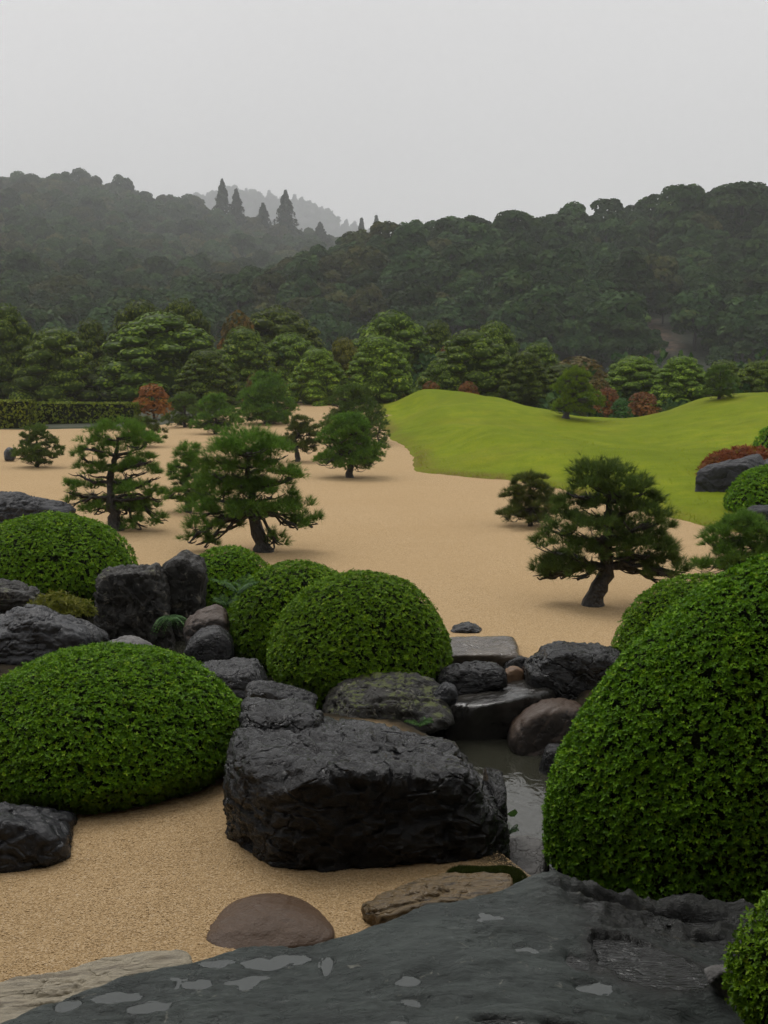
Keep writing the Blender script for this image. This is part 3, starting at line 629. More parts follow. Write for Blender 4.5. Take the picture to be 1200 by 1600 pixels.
px_pine('largest pine on the sand, leaning dark trunk and spreading layered crown', 925, 950, 15.0, 0.0,
        [(934, 925, 0), (950, 888, .05), (945, 845, 0), (952, 800, .05), (950, 765, 0)],
        [(945, 752, 52, 22), (915, 768, 36, 18), (985, 765, 36, 18), (1000, 782, 30, 16), (895, 796, 34, 16), (950, 795, 45, 20), (1000, 806, 40, 18), (880, 822, 34, 18), (925, 828, 40, 18), (975, 832, 42, 20), (1028, 826, 26, 15),
         (868, 856, 34, 18), (905, 862, 34, 18), (958, 862, 40, 18), (1010, 856, 40, 20), (1045, 862, 24, 14), (868, 890, 34, 18), (848, 900, 22, 13), (900, 895, 26, 15, -.15), (1000, 888, 36, 18), (1040, 888, 34, 18), (1062, 895, 16, 10), (1025, 905, 18, 10)],
        M_PINE_DARK, 0.13, 0.115, 0.042, 11, 0.0065, 1, extra_back=6, group=GP)
px_pine('big green pine on the sand behind the clipped azaleas with low trailing side branches', 415, 863, 19.5, 0.0,
        [(408, 845, 0), (398, 815, 0), (394, 780, .05), (388, 745, 0), (388, 705, 0)],
        [(388, 696, 50, 20), (355, 712, 36, 18), (425, 712, 38, 18), (335, 735, 30, 16), (390, 735, 44, 20), (438, 742, 34, 16), (452, 742, 14, 8), (325, 765, 34, 18), (372, 770, 44, 20), (425, 768, 34, 16), (456, 778, 12, 7),
         (308, 800, 28, 16), (350, 800, 40, 18), (400, 800, 40, 16), (445, 795, 32, 16), (472, 802, 26, 16), (488, 818, 16, 12), (320, 822, 30, 15), (296, 842, 16, 12), (318, 850, 18, 12), (360, 822, 22, 12), (465, 820, 22, 12), (430, 846, 20, 18), (418, 852, 14, 12)],
        M_PINE, 0.13, 0.12, 0.045, 10, 0.007, 2, extra_back=5, group=GP)
px_pine('open layered pine on the sand rising behind the dome azalea at the edge', 180, 832, 22.0, 0.0,
        [(178, 805, 0), (172, 780, 0), (172, 745, .05), (182, 715, 0), (184, 690, 0)],
        [(184, 676, 42, 16), (150, 694, 26, 13), (215, 692, 32, 15), (132, 712, 20, 11), (185, 704, 34, 14), (228, 716, 22, 12), (122, 738, 20, 11), (160, 738, 28, 13), (208, 736, 32, 14), (236, 744, 18, 10),
         (108, 764, 18, 11), (140, 766, 28, 13), (182, 768, 32, 14), (222, 768, 30, 14), (246, 778, 18, 10), (115, 786, 16, 10), (150, 796, 26, 13), (195, 798, 32, 14), (235, 796, 26, 13), (255, 812, 18, 11), (222, 820, 24, 12), (190, 824, 20, 10)],
        M_PINE, 0.12, 0.11, 0.05, 10, 0.0075, 3, extra_back=7, group=GP)
def small_pine(label, bx, by, Yd, top, half, mat, seed, n=16, zb=0.0, lean=0.0, low=0.28, onlawn=False, trunk_k=1.0, padk=0.36, prof=None, off=0.0, L=None):
    base = at(bx, by, Yd); base[2] = lz(base[0], Yd) if onlawn else g1(base[0], Yd)
    H = at(bx, top, Yd)[2] - base[2]; R = half / F * Yd; rng = np.random.default_rng(seed)
    tc = [(0, 0, -0.1), (lean * .25 * R + rng.normal() * .05 * R, 0, H * .2), (lean * .6 * R + rng.normal() * .08 * R, 0, H * .45), (lean * .8 * R, 0, H * .7), (lean * R, 0, H * .92)]
    R *= 1.10; n = int(n * 1.7); low = max(.02, low - .16) if Yd < 45 and trunk_k == 1.0 and not onlawn else max(-.05, low - .24)
    pads = [(p[0] + (lean + off) * R * 0.8, p[1], p[2], p[3], p[4]) for p in auto_pads(rng, H, R, n, low, prof, padk)]
    s = max(0.045, Yd * 0.0017); return pine(label, base, tc, pads, mat, 0.055 * H * trunk_k, L or (max(0.105, Yd * 0.0031) if Yd < 30 else Yd * 0.0024), s, 8 if Yd < 30 else 6, max(0.007, Yd * (0.00030 if Yd < 30 else .00042)), seed, group=GP, dens=1.55 if Yd < 30 else 2.1)
SP = [
 ('short browning pine with gaps, low on the sand beside the largest pine', 828, 822, 22.6, 746, 52, M_PINE_BROWN, 21, dict(n=15, low=.12, padk=.32)),
 ('small pine half hidden behind the big green pine on the sand', 296, 800, 24.8, 700, 42, M_PINE, 22, dict(n=15, low=.25)),
 ('little cone shaped pine alone on the sand by the small stone', 58, 730, 35.6, 669, 38, M_PINE_DARK, 23, dict(n=13, low=.18)),
 ('low round pine peeping out behind the open layered pine', 226, 702, 43, 655, 31, M_PINE_BROWN, 24, dict(n=11, low=.1)),
 ('bright green pine with a bare lower trunk at the centre of the sand', 546, 745, 32.6, 653, 54, M_PINE, 25, dict(n=18, low=.26)),
 ('pine with an arching trunk just behind the bright green central pine', 466, 721, 37.8, 655, 36, M_PINE_BROWN, 26, dict(n=11, low=.42, trunk_k=1.2, lean=.12)),
 ('dark flat topped pine at the lawn corner', 552, 692, 46.5, 608, 54, M_PINE_DARK, 27, dict(n=13, low=.30, padk=.34)),
 ('low spreading pine in front of its twin near the maple', 338, 683, 50.5, 620, 37, M_PINE, 28, dict(n=13, low=.2)),
 ('low pine just behind its twin, beside the orange maple', 289, 672, 55.5, 620, 32, M_PINE_DARK, 29, dict(n=12, low=.2)),
 ('tall full pine standing at the back of the sand before the wood', 416, 668, 57, 588, 46, M_PINE, 30, dict(n=20, low=.2)),
 ('leaning round headed pine on the dip of the lawn', 884, 646, 53, 581, 38, M_PINE_LIME, 31, dict(n=16, low=.3, lean=.45, trunk_k=1.3, onlawn=True)),
 ('small dark pine on top of the lawn mound', 1122, 634, 55, 575, 28, M_PINE_DARK, 32, dict(n=13, low=.2, onlawn=True, lean=.1)),
 ('low pine branches beside the tall azalea at the edge of the sand', 1160, 905, 16.6, 812, 72, M_PINE, 33, dict(n=15, low=.15)),
 ('dark low pine tucked under the flat topped pine by the lawn edge', 592, 699, 44.8, 662, 18, M_PINE_DARK, 34, dict(n=8, low=.2)),
]
for lab, bx, by, Yd, top, half, mat, sd_, kw in SP: small_pine(lab, bx, by, Yd, top, half, mat, sd_, **kw)

# ---- row of bigger trees behind the garden: shared shapes, each tree its own object
def unit_pine(name, seed, n, low, padk, flat, prof=None, L=0.036, sp=0.023, W=0.0052, nb=6):
    rng = np.random.default_rng(seed); pads = auto_pads(rng, 1.0, 0.5, n, low, prof, padk, flat); b = MB(); f = MB()
    tp = smooth_path([(0, 0, -0.05), (.02, 0, .2), (-.02, .02, .5), (0, 0, .92)], 10); v, q = tube(tp, np.linspace(.03, .006, 10), 7); b.add(v, q)
    for c in pads:
        a, m, cc = limb_path(tp, c[:3], rng); v, q = tube(smooth_path([a, m, cc], 5), np.linspace(.009, .003, 5), 5); b.add(v, q)
        P, D = pad_points(cc, c[3], c[4], sp, rng); V, Fc = leaf_quads(P, D + [0, 0, .25], L, rng, .35, 1.5); t = np.repeat(np.clip(.7 * rng.random(len(P)) + .3 * rng.random(), 0, 1), 4); f.add(V, Fc, t)
    return b.mesh(name + '_trunk', M_BARK), f.mesh(name + '_crown', M_PINE, False)
def unit_cloud(name, seed, n, low, prof, lobe, n_leaf=11000, leaf=0.023):
    """dense pruned crown: overlapping flattened cushions over a dome"""
    rng = np.random.default_rng(seed); lob = [(0, 0, 0.86, 0.20, 0.12), (0, 0, 0.6, 0.26, 0.26), (0, 0, 0.35, 0.3, 0.25)]
    for i in range(n):
        t = ((i + rng.random()) / n) ** 0.9 * 0.94; a = i * 2.39996 + rng.uniform(-.35, .35); r_ = lobe * rng.uniform(.85, 1.2) * (1.1 - .3 * t); d = max(0, 0.5 * prof(t) - r_ * .8)
        lob.append((d * math.cos(a), d * math.sin(a), low + (0.92 - low) * t, r_, r_ * rng.uniform(.48, .68)))
    P, D, kt = lobes_points(lob, n_leaf, rng, 0.45); V, Q = leaf_quads(P, D + [0, 0, .2], leaf, rng, 0.28, 1.5); t = np.clip(.35 * kt + .65 * rng.random(len(P)), 0, 1)
    hb = MB(); hb.add(V, Q, np.repeat(t, 4)); bm = bmesh.new(); bmesh.ops.create_icosphere(bm, subdivisions=2, radius=1); IV = np.array([v_.co[:] for v_ in bm.verts]); IF = np.array([[w_.index for w_ in f_.verts] for f_ in bm.faces]); bm.free()
    for L in lob: hb.add(np.array(L[:3]) + IV * [L[3] * .84, L[3] * .84, L[4] * .80], IF, np.zeros(len(IV)))  # solid dark cores added inside the lobes to block light and darken undersides
    cr = hb.mesh(name + '_crown', M_PINE, False); b = MB(); v, q = tube(smooth_path([(0, 0, -.05), (.02, 0, .2), (-.02, .02, .5), (0, 0, .85)], 9), np.linspace(.03, .008, 9), 7); b.add(v, q)
    for L in lob[3:15]:
        v, q = tube(smooth_path([(0, 0, max(.12, L[2] - .12)), (L[0] * .5, L[1] * .5, L[2] - .02), L[:3]], 4), np.linspace(.01, .004, 4), 5); b.add(v, q)
    return b.mesh(name + '_trunk', M_BARK), cr
dome_p = lambda t: math.sqrt(max(0, 1 - t ** 2.6)); pear = lambda t: math.sqrt(max(0, 1 - t ** 2.0)) * (1 - .12 * t)
UP = {'dome': unit_cloud('dome', 61, 46, .08, dome_p, .13), 'dome2': unit_cloud('dome2', 62, 40, .06, dome_p, .15), 'layer': unit_cloud('layer', 63, 60, .05, pear, .105), 'umbrella': unit_cloud('umbrella', 65, 40, .34, dome_p, .13), 'dome3': unit_cloud('dome3', 66, 50, .05, pear, .13)}
UNIT_BROAD = {k: broadleaf('unit%d' % k, np.random.default_rng(70 + k), 1.0, 0.5, M_GOLD, 2200, 0.052, nl=15, low=.05) for k in range(3)}
def row_mat(name, k, r):
    k *= 1.2
    return leaf_mat(name, [(0.0, (0.042 * k * r, 0.075 * k, 0.008 * k)), (0.5, (0.095 * k * r, 0.155 * k, 0.014 * k)), (0.85, (0.165 * k * r, 0.245 * k, 0.020 * k)), (1.0, (0.25 * k, 0.29 * k, 0.035 * k))], 0.5, 0.1, 0.2, 0.12)
ROWM = {M_PINE: row_mat('row_pine_needles', 0.95, 1.0), M_PINE_DARK: row_mat('row_dark_needles', 0.62, 1.08), M_PINE_LIME: row_mat('row_bright_needles', 1.3, 1.0), M_PINE_BROWN: row_mat('row_brown_needles', 0.8, 1.5)}
ROW = [  # px, top py, half width px, depth, shape, material, label
 (592, 520, 55, 70, 'layer', M_PINE_LIME, 'bright layered dome pine standing tallest just behind the lawn mound corner'),
 (497, 540, 48, 69, 'layer', M_PINE_LIME, 'bright layered pine to the sand side of the tallest dome pine'),
 (738, 511, 62, 74, 'dome', M_PINE, 'broad leafy green tree standing above the middle of the lawn mound'),
 (690, 560, 36, 73, 'dome2', M_PINE, 'low shoulder tree leaning against the broad leafy green tree'),
 (821, 545, 42, 71, 'layer', M_PINE_DARK, 'dark conical layered pine behind the falling side of the lawn mound'),
 (250, 484, 86, 80, 'dome', M_PINE, 'huge wide pine above the orange maple, largest of the tree row'),
 (218, 463, 52, 88, 'dome2', M_PINE_DARK, 'dark pine crown rising behind the huge wide pine, towards the hedge'),
 (283, 462, 42, 87, 'umbrella', M_PINE_DARK, 'flat pine crown rising behind the huge wide pine, towards the sand'),
 (86, 507, 56, 78, 'dome2', M_PINE, 'dark round pine rising over the clipped hedge'),
 (140, 494, 42, 86, 'dome3', M_PINE_DARK, 'tall pine behind the hedge between the round pine and the huge wide pine'),
 (8, 470, 46, 80, 'dome', M_PINE_DARK, 'dark tree cut off by the picture edge over the hedge'),
 (322, 543, 50, 71, 'layer', M_PINE_DARK, 'dark layered pine behind the low twin pines'),
 (380, 507, 52, 77, 'dome3', M_PINE, 'soft rounded pine between the dark layered pine and the pale crown'),
 (432, 474, 62, 88, 'umbrella', M_PINE_DARK, 'tall flat topped pine standing above the middle of the row'),
 (452, 516, 44, 80, 'umbrella', M_PINE, 'pale umbrella shaped pine below the tall flat topped pine'),
 (612, 481, 62, 86, 'dome', M_PINE, 'tall hazy pine behind the brightest dome pine'),
 (537, 523, 32, 82, 'dome2', M_PINE_BROWN, 'small brown tinted round tree between the two bright layered pines'),
 (684, 497, 40, 88, 'dome3', M_PINE_DARK, 'dim tree between the tall hazy pine and the broad leafy tree'),
 (773, 497, 42, 86, 'dome2', M_PINE, 'rounded tree rising just behind the broad leafy green tree'),
 (842, 532, 44, 84, 'dome3', M_PINE, 'low dull tree behind the conical pine, next to the orange tree'),
 (992, 553, 48, 76, 'dome2', M_PINE_LIME, 'soft bright tree beside the orange tree, behind the lawn dip'),
 (1066, 553, 48, 72, 'layer', M_PINE_LIME, 'bright layered pine behind the small dark pine of the mound'),
 (1040, 575, 40, 80, 'dome', M_PINE_DARK, 'dim low tree between two bright trees behind the lawn dip'),
 (1132, 560, 42, 80, 'dome3', M_PINE, 'dull broad tree behind the small dark pine of the mound'),
 (1188, 560, 34, 74, 'umbrella', M_PINE, 'pine with open crown at the picture edge behind the lawn'),
 (880, 566, 50, 78, 'dome', M_PINE_DARK, 'dark tree below the orange tree, behind the leaning lawn pine'),
 (30, 545, 44, 84, 'dome3', M_PINE_DARK, 'dark low tree over the near end of the hedge'),
 (180, 560, 48, 84, 'dome2', M_PINE_DARK, 'dark low tree over the hedge below the huge wide pine'),
]
for a_, top, hw, Yd, sh, mat, lab in ROW:
    p = at(a_, top, Yd); zb = -0.1; e = thing('pine_tree', lab, 'tree', (p[0], Yd, zb), 'row of trees behind the garden'); tr, cr = UP[sh]
    hw *= 1.24; S = (2 * hw / F * Yd, 2 * hw / F * Yd, (p[2] - zb)); e.rotation_euler.z = (a_ * 0.37) % 6.28
    o = obj('trunk', tr, e); o.scale = S; o = obj('crown', cr, e); o.scale = S
    o.material_slots[0].link = 'OBJECT'; o.material_slots[0].material = ROWM[mat]
BROAD = [
 (238, 599, 32, 62, 0, M_MAPLE, 'orange maple at the end of the clipped hedge', 'maple_tree', 'maple'),
 (905, 557, 62, 80, 1, M_GOLD, 'broad orange tinted tree behind the leaning lawn pine', 'maple_tree', 'maple'),
 (40, 545, 34, 81, 2, M_GOLD, 'orange tinted tree over the hedge near the picture edge', 'maple_tree', 'maple'),
 (370, 486, 40, 84, 1, M_GOLD, 'yellowing tree top between the huge pine and the tall flat topped pine', 'maple_tree', 'maple'),
 (398, 583, 24, 63, 2, M_GOLD, 'golden bush top behind the tall full pine', 'shrub', 'shrub'),
 (455, 597, 52, 74, 2, M_RUST, 'rusty undergrowth shrub along the back edge of the sand', 'shrub', 'shrub'),
 (672, 595, 20, 70, 0, M_RUST, 'rust shrub on the skyline of the lawn mound, nearer the corner', 'shrub', 'shrub'),
 (732, 596, 24, 70, 1, M_RUST, 'rust shrub on the skyline of the lawn mound, under the broad tree', 'shrub', 'shrub'),
 (950, 605, 26, 62, 2, M_RUST, 'rust red shrub behind the leaning lawn pine', 'shrub', 'shrub'),
 (1005, 612, 34, 64, 0, M_RUST, 'rust red shrub at the lowest dip of the lawn', 'shrub', 'shrub'),
 (970, 622, 20, 61, 1, M_FERN, 'green shrub between the two rust red shrubs', 'shrub', 'shrub'),
 (700, 540, 30, 84, 1, M_RUST, 'brown tinted tree between the hazy pine and the broad leafy tree', 'maple_tree', 'maple'),
 (935, 590, 30, 70, 2, M_GOLD, 'amber shrub above the leaning lawn pine', 'shrub', 'shrub'),
]
for a_, top, hw, Yd, k, mat, lab, nm, cat in BROAD:
    p = at(a_, top, Yd); zb = min(g1(p[0], Yd), 0.1) - 0.05; e = thing(nm, lab, cat, (p[0], Yd, zb), 'autumn trees and shrubs behind the garden'); tr, cr = UNIT_BROAD[k]
    S = (2 * hw / F * Yd, 2 * hw / F * Yd, (p[2] - zb) * 1.02); e.rotation_euler.z = (a_ * 0.53) % 6.28
    o = obj('trunk', tr, e); o.scale = S; o = obj('crown', cr, e); o.scale = S
    o.material_slots[0].link = 'OBJECT'; o.material_slots[0].material = mat
# thicket filling the gaps low between the trunks
rng = np.random.default_rng(91); n = 24000
x_ = rng.uniform(-34, 36, n); y_ = rng.uniform(78, 104, n); nr_ = (rng.random(n) < .35) & (x_ > 5); y_ = np.where(nr_, rng.uniform(66, 78, n), y_); z_ = rng.random(n) ** 1.3 * (2.2 + 1.1 * np.sin(x_ * .7) + .8 * np.sin(x_ * 1.9 + 2))
V, Q = leaf_quads(np.stack([x_, y_, z_ * np.where(nr_, .5, 1)], 1), np.tile([0, -.6, .6], (n, 1)), 0.42, rng, 0.7)
tag(obj('thicket', mesh_np('thicket', V, Q, M_FOREST, False, np.repeat(rng.random(n), 4))), 'dark thicket filling the gaps under the tree row', kind='stuff')

# ------------------------------------------------------------------ clipped azaleas
def sprigs(P, D, L, rng, nl=5, W=0.46):
    """rosettes of narrow leaves, one bent quad a leaf"""
    n = len(P); up = norm(D * 0.75 + [0, 0, 0.35] + 0.35 * rng.normal(size=(n, 3))); A = norm(np.cross(up, rng.normal(size=(n, 3)))); B = np.cross(up, A)
    V = []; sc = L * rng.uniform(0.7, 1.25, (n, 1)); T = []; st = rng.random(n)
    for k in range(nl):
        an = 2 * np.pi * k / nl + rng.uniform(-.4, .4, (n, 1)); rad = np.cos(an) * A + np.sin(an) * B; el = rng.uniform(0.05, 0.9, (n, 1))
        d = norm(rad + up * el); s = norm(np.cross(d, up)); l = sc * rng.uniform(.75, 1.15, (n, 1)); mid = P + d * l * 0.5
        V.append(np.stack([P, mid - s * l * W * .5 + up * l * .06, P + d * l - up * l * .05, mid + s * l * W * .5 + up * l * .06], 1))
        T.append(np.repeat(np.clip(0.6 * st + 0.4 * rng.random(n), 0, 1), 4))
    V = np.concatenate(V).reshape(-1, 3); return V, np.arange(len(V)).reshape(-1, 4), np.concatenate(T)
def azalea(label, cx, cy_, rx, ry, ztop, zb, spacing, leaf, seed, power=2.4, under=0.16, lump=0.035, name='azalea_bush', group='clipped azalea domes'):
    rng = np.random.default_rng(seed); H = ztop - zb; spacing *= 0.72; leaf *= 0.74
    def rad(t): return np.maximum(1e-4, 1 - t ** power) ** 0.5 * (1 - under * (1 - sstep(0, .3, t)))
    def disp(d): return 1 + lump * fbm(d * 2.3 + seed, 3, seed) + lump * 0.35 * fbm(d * 8 + seed, 2, seed + 5)
    tt = np.linspace(0, 1, 400); rr = rad(tt); ds = np.hypot(np.diff(rr) * (rx + ry) / 2, np.diff(tt) * H) * (rr[1:] + rr[:-1]) / 2 * 2 * np.pi * (rx + ry) / 2
    cum = np.concatenate([[0], np.cumsum(ds)]); area = cum[-1]; n = int(area / spacing ** 2)
    t = np.interp(rng.random(n) * area, cum, tt); a = rng.random(n) * 2 * np.pi
    # fewer sprigs on the far lower side
    keep = (np.sin(a) < 0.25) | (t > 0.75) | (rng.random(n) < 0.12); wx_ = cx + np.cos(a) * rad(t) * rx; wy_ = cy_ + np.sin(a) * rad(t) * ry; keep &= (np.abs(wx_) < wy_ * 0.335 + 0.8) | (rng.random(n) < 0.12); t, a = t[keep], a[keep]; n = len(t)
    def surf(t, a, k=1.0):
        r = rad(t); d = np.stack([np.cos(a) * r, np.sin(a) * r, t * 1.0], 1); s = disp(norm(d + 1e-6)) * k
        return np.stack([np.cos(a) * r * rx * s, np.sin(a) * r * ry * s, t * H * s], 1)
    e = 1e-3; P = surf(t, a); T1 = surf(np.minimum(t + e, 1), a) - surf(np.maximum(t - e, 0), a); T2 = surf(t, a + e) - surf(t, a - e); Nn = norm(np.cross(T2, T1) + 1e-12)
    Nn = np.where((Nn * (P - [0, 0, H * .3])).sum(1)[:, None] < 0, -Nn, Nn)
    P = P + Nn * (rng.normal(size=(n, 1)) * 0.35 - 0.25) * leaf
    V, Q, T = sprigs(P, Nn, leaf, rng)
    b = thing(name, label, 'shrub', (cx, cy_, zb), group)
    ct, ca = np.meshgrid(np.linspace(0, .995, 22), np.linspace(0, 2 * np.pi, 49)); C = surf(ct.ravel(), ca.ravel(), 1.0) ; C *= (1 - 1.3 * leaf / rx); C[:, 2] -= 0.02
    g_ = C.reshape(49, 22, 3); obj('shade_core', grid_mesh('azalea_shade_core', g_[..., 0], g_[..., 1], g_[..., 2], M_AZCORE), b)
    f = obj('foliage', mesh_np('azalea_foliage', V, Q, M_AZALEA, False, T), b); f['kind'] = 'stuff'
    return b
def az_px(label, cpx, halfpx, toppy, Yd, zb, spacing, leaf, seed, ry=None, **kw):
    rx = halfpx / F * Yd; p = at(cpx, toppy, Yd); return azalea(label, p[0], Yd, rx, ry or rx, p[2], zb, spacing, leaf, seed, **kw)
az_px('broad dark dome azalea at the front beside the black rock', 160, 238, 1016, 8.9, -0.05, 0.026, 0.034, 1, ry=1.2, power=2.4)
az_px('dome azalea at the picture edge in front of the open layered pine', 78, 138, 806, 16.6, -0.15, 0.036, 0.046, 2, power=2.6)
az_px('small azalea mound behind the tall lichened rocks', 356, 82, 856, 15.8, -0.35, 0.036, 0.046, 3, power=2.7)
az_px('azalea dome half hidden behind the round azalea of the middle', 466, 118, 880, 13.6, -0.35, 0.034, 0.042, 4, power=2.9)
az_px('round clipped azalea dome in the middle above the mottled rocks', 562, 150, 896, 12.0, -0.25, 0.030, 0.038, 5, power=2.6)
az_px('azalea dome behind the tall azalea, below the largest pine', 1090, 138, 902, 11.6, -0.15, 0.030, 0.038, 6, power=2.2)
azalea('tall leafy azalea filling the right side of the picture', 3.36, 7.8, 2.35, 1.21, 1.93, -0.25, 0.029, 0.036, 7, power=1.74, under=0.03, lump=0.025)
az_px('azalea corner peeping in at the bottom right', 1310, 178, 1380, 4.75, 0.30, 0.027, 0.036, 8, power=2.2)
az_px('fine leaved dome shrub beside the dark rock on the lawn', 1218, 84, 727, 24, 0.0, 0.05, 0.066, 9, power=2.3)
az_px('little dome shrub above the red shrub on the lawn edge', 1216, 38, 664, 38, 0.1, 0.08, 0.10, 10, power=2.3)

# ------------------------------------------------------------------ hedges
def hedge(label, x0, x1, y0, y1, h, seed, zb=-0.1):
    rng = np.random.default_rng(seed); n = int(((x1 - x0) * h + (x1 - x0) * (y1 - y0) + 2 * (y1 - y0) * h) / 0.0075)
    wts = np.array([(x1 - x0) * h, (x1 - x0) * (y1 - y0), (y1 - y0) * h, (y1 - y0) * h]); f = rng.choice(4, n, p=wts / wts.sum()); u, v = rng.random(n), rng.random(n)
    w, d = x1 - x0, y1 - y0
    P = np.where((f == 0)[:, None], np.stack([u * w, 0 * u, v * h], 1), np.where((f == 1)[:, None], np.stack([u * w, v * d, 0 * u + h], 1), np.where((f == 2)[:, None], np.stack([0 * u, u * d, v * h], 1), np.stack([0 * u + w, u * d, v * h], 1))))
    Nn = np.array([[0, -1, 0.], [0, 0, 1], [-1, 0, 0], [1, 0, 0]])[f]; P = P + rng.normal(size=(n, 3)) * 0.025 + 0.03 * fbm(P * 1.6, 3, seed)[:, None]
    V, Q = leaf_quads(P, Nn, 0.11, rng, 0.7)
    e = thing('clipped_hedge', label, 'hedge', (x0, y0, zb), 'clipped hedges')
    c = np.array([(a * w, b * d, k * h) for a in (.0, 1) for b in (.0, 1) for k in (0, 1)]); c = c * 0.985 + np.array([w, d, 0]) * 0.0075
    obj('shade_core', mesh_np('hedge_shade_core', c, np.array([[0, 1, 3, 2], [4, 6, 7, 5], [0, 4, 5, 1], [2, 3, 7, 6], [1, 5, 7, 3]]), M_AZCORE, False), e)
    fo = obj('foliage', mesh_np('hedge_foliage', V, Q, M_HEDGE, False, np.repeat(rng.random(n), 4)), e); fo['kind'] = 'stuff'
hedge('near taller block of clipped hedge at the picture edge', wx(-60, 57), wx(46, 57), 57.2, 58.6, at(0, 627, 57.2)[2] + 0.1, 1)
hedge('long low clipped hedge running up to the orange maple', wx(44, 60), wx(212, 60), 60.2, 61.6, at(100, 631, 60.2)[2] + 0.1, 2)

# ------------------------------------------------------------------ rocks
def lawn_hit(px, py):
    for y_ in np.arange(20, 60, 0.25):
        p_ = at(px, py, y_)
        if lz(p_[0], y_) >= p_[2]: return float(y_)
    return 30.0
def hull_planes(P):
    bm = bmesh.new()
    for p in P: bm.verts.new(p)
    r = bmesh.ops.convex_hull(bm, input=bm.verts); bmesh.ops.delete(bm, geom=list(set(r['geom_interior'] + r['geom_unused'])), context='VERTS') if (r['geom_interior'] or r['geom_unused']) else None
    bm.normal_update(); pl = [(np.array(f.normal), np.array(f.verts[0].co)) for f in bm.faces]; bm.free(); return pl
def rock(label, pts, mat, sub=6, p=9, amp=0.05, freq=2.2, seed=0, name='rock', stretch=(1, 1, 1), group='garden rocks', fine=0.35, cat='rock', facets=9, ledge=0.45, fd=(.78, .92)):
    pts = np.asarray(pts, float); c = (pts.min(0) + pts.max(0)) / 2; c = 0.5 * c + 0.5 * pts.mean(0)
    pl = hull_planes(pts - c); nrm = []; dist = []
    for n_, q in pl:
        d = n_ @ q
        if d < 0: n_, d = -n_, -d
        nrm.append(n_); dist.append(max(d, 0.015))
    nrm, dist = np.array(nrm), np.array(dist); rg = np.random.default_rng(seed + 900)
    for _ in range(facets):      # extra broken faces
        n_ = norm(rg.normal(size=3) / np.ptp(pts, axis=0)); sup = ((pts - c) @ n_).max(); nrm = np.vstack([nrm, n_]); dist = np.append(dist, sup * rg.uniform(*fd))
    kk = []
    for i_ in np.argsort(dist):
        if not any(nrm[i_] @ nrm[j_] > .97 for j_ in kk): kk.append(i_)
    nrm, dist = nrm[kk], dist[kk]
    bm = bmesh.new(); bmesh.ops.create_icosphere(bm, subdivisions=sub, radius=1); S = np.array([v.co[:] for v in bm.verts]); Fc = np.array([[v.index for v in f.verts] for f in bm.faces]); bm.free()
    ext = np.ptp(pts, axis=0) / 2; dr = norm(S * (0.35 * ext.max() + 0.65 * ext))           # spread samples over flat rocks
    k = np.maximum(0, dr @ nrm.T / dist); p = p * 1.7 if facets else p; r = (k ** p).sum(1) ** (-1 / p); V = dr * r[:, None]
    tgt = pts - c; s0, s1 = tgt.min(0), tgt.max(0); v0, v1 = V.min(0), V.max(0); V = np.where(V > 0, V * np.minimum(s1 / v1, 1.35), V * np.minimum(s0 / v0, 1.35))
    p = None
    size = float(np.cbrt(np.prod(ext * 2))); q = V / size * freq * np.array(stretch)
    g_ = norm(V / (ext ** 1.2 + 0.05))
    V = V + g_ * size * (amp * (fbm(q + seed * 3.7, 4, seed, 0.5) + 0.55 * fbm(q * 1.7 + seed, 4, seed + 40, 0.55, True) - 0.15) + amp * fine * fbm(q * 6 + seed, 4, seed + 3, 0.6, True))[:, None]
    ax = norm(rg.normal(size=3) * [.6, .6, 1]); u_ = (V / size) @ ax * 5.5 + 1.2 * fbm(q * 1.3, 3, seed + 8); st_ = np.abs((u_ % 1.0) - 0.5) * 2        # broken ledges
    V = V - g_ * (size * amp * ledge * (1 - sstep(0.0, 0.35, st_)))[:, None]
    base = np.array([c[0], c[1], pts[:, 2].min()])
    me = mesh_np('rock', V + c - base, Fc, mat, True)
    return tag(obj(name, me, None, tuple(base)), label, cat, group)
def silh(outline, Y0, depth, s=0.3, zb=None):
    """hull points from a photo outline: front face at Y0, back at Y0+depth, s = share of the height that is top face"""
    o = np.array(outline, float); top, bot = o[:, 1].min(), o[:, 1].max(); pts = []; cx = o[:, 0].mean()
    mid = top + 0.55 * (bot - top)
    for a, b in o:
        if b <= mid:
            q = at(a, b, Y0 + depth * 0.8); pts.append(q); f_ = at(cx + (a - cx) * 0.97, b + s * (bot - top), Y0 + depth * 0.08); pts.append(f_)
            g_ = q.copy(); g_[1] += depth * 0.2; g_[2] = at(cx, bot, Y0)[2]; pts.append(g_)
        else:
            pts.append(at(a, b, Y0)); q = at(a, b, Y0); q[1] += depth * 0.8; q[2] = min(q[2], pts[-1][2]); pts.append(q)
    pts = np.array(pts)
    low = pts[pts[:, 2] < pts[:, 2].min() + 0.1 * np.ptp(pts[:, 2])].copy(); low[:, 2] = pts[:, 2].min() - 0.12; return np.concatenate([pts, low])
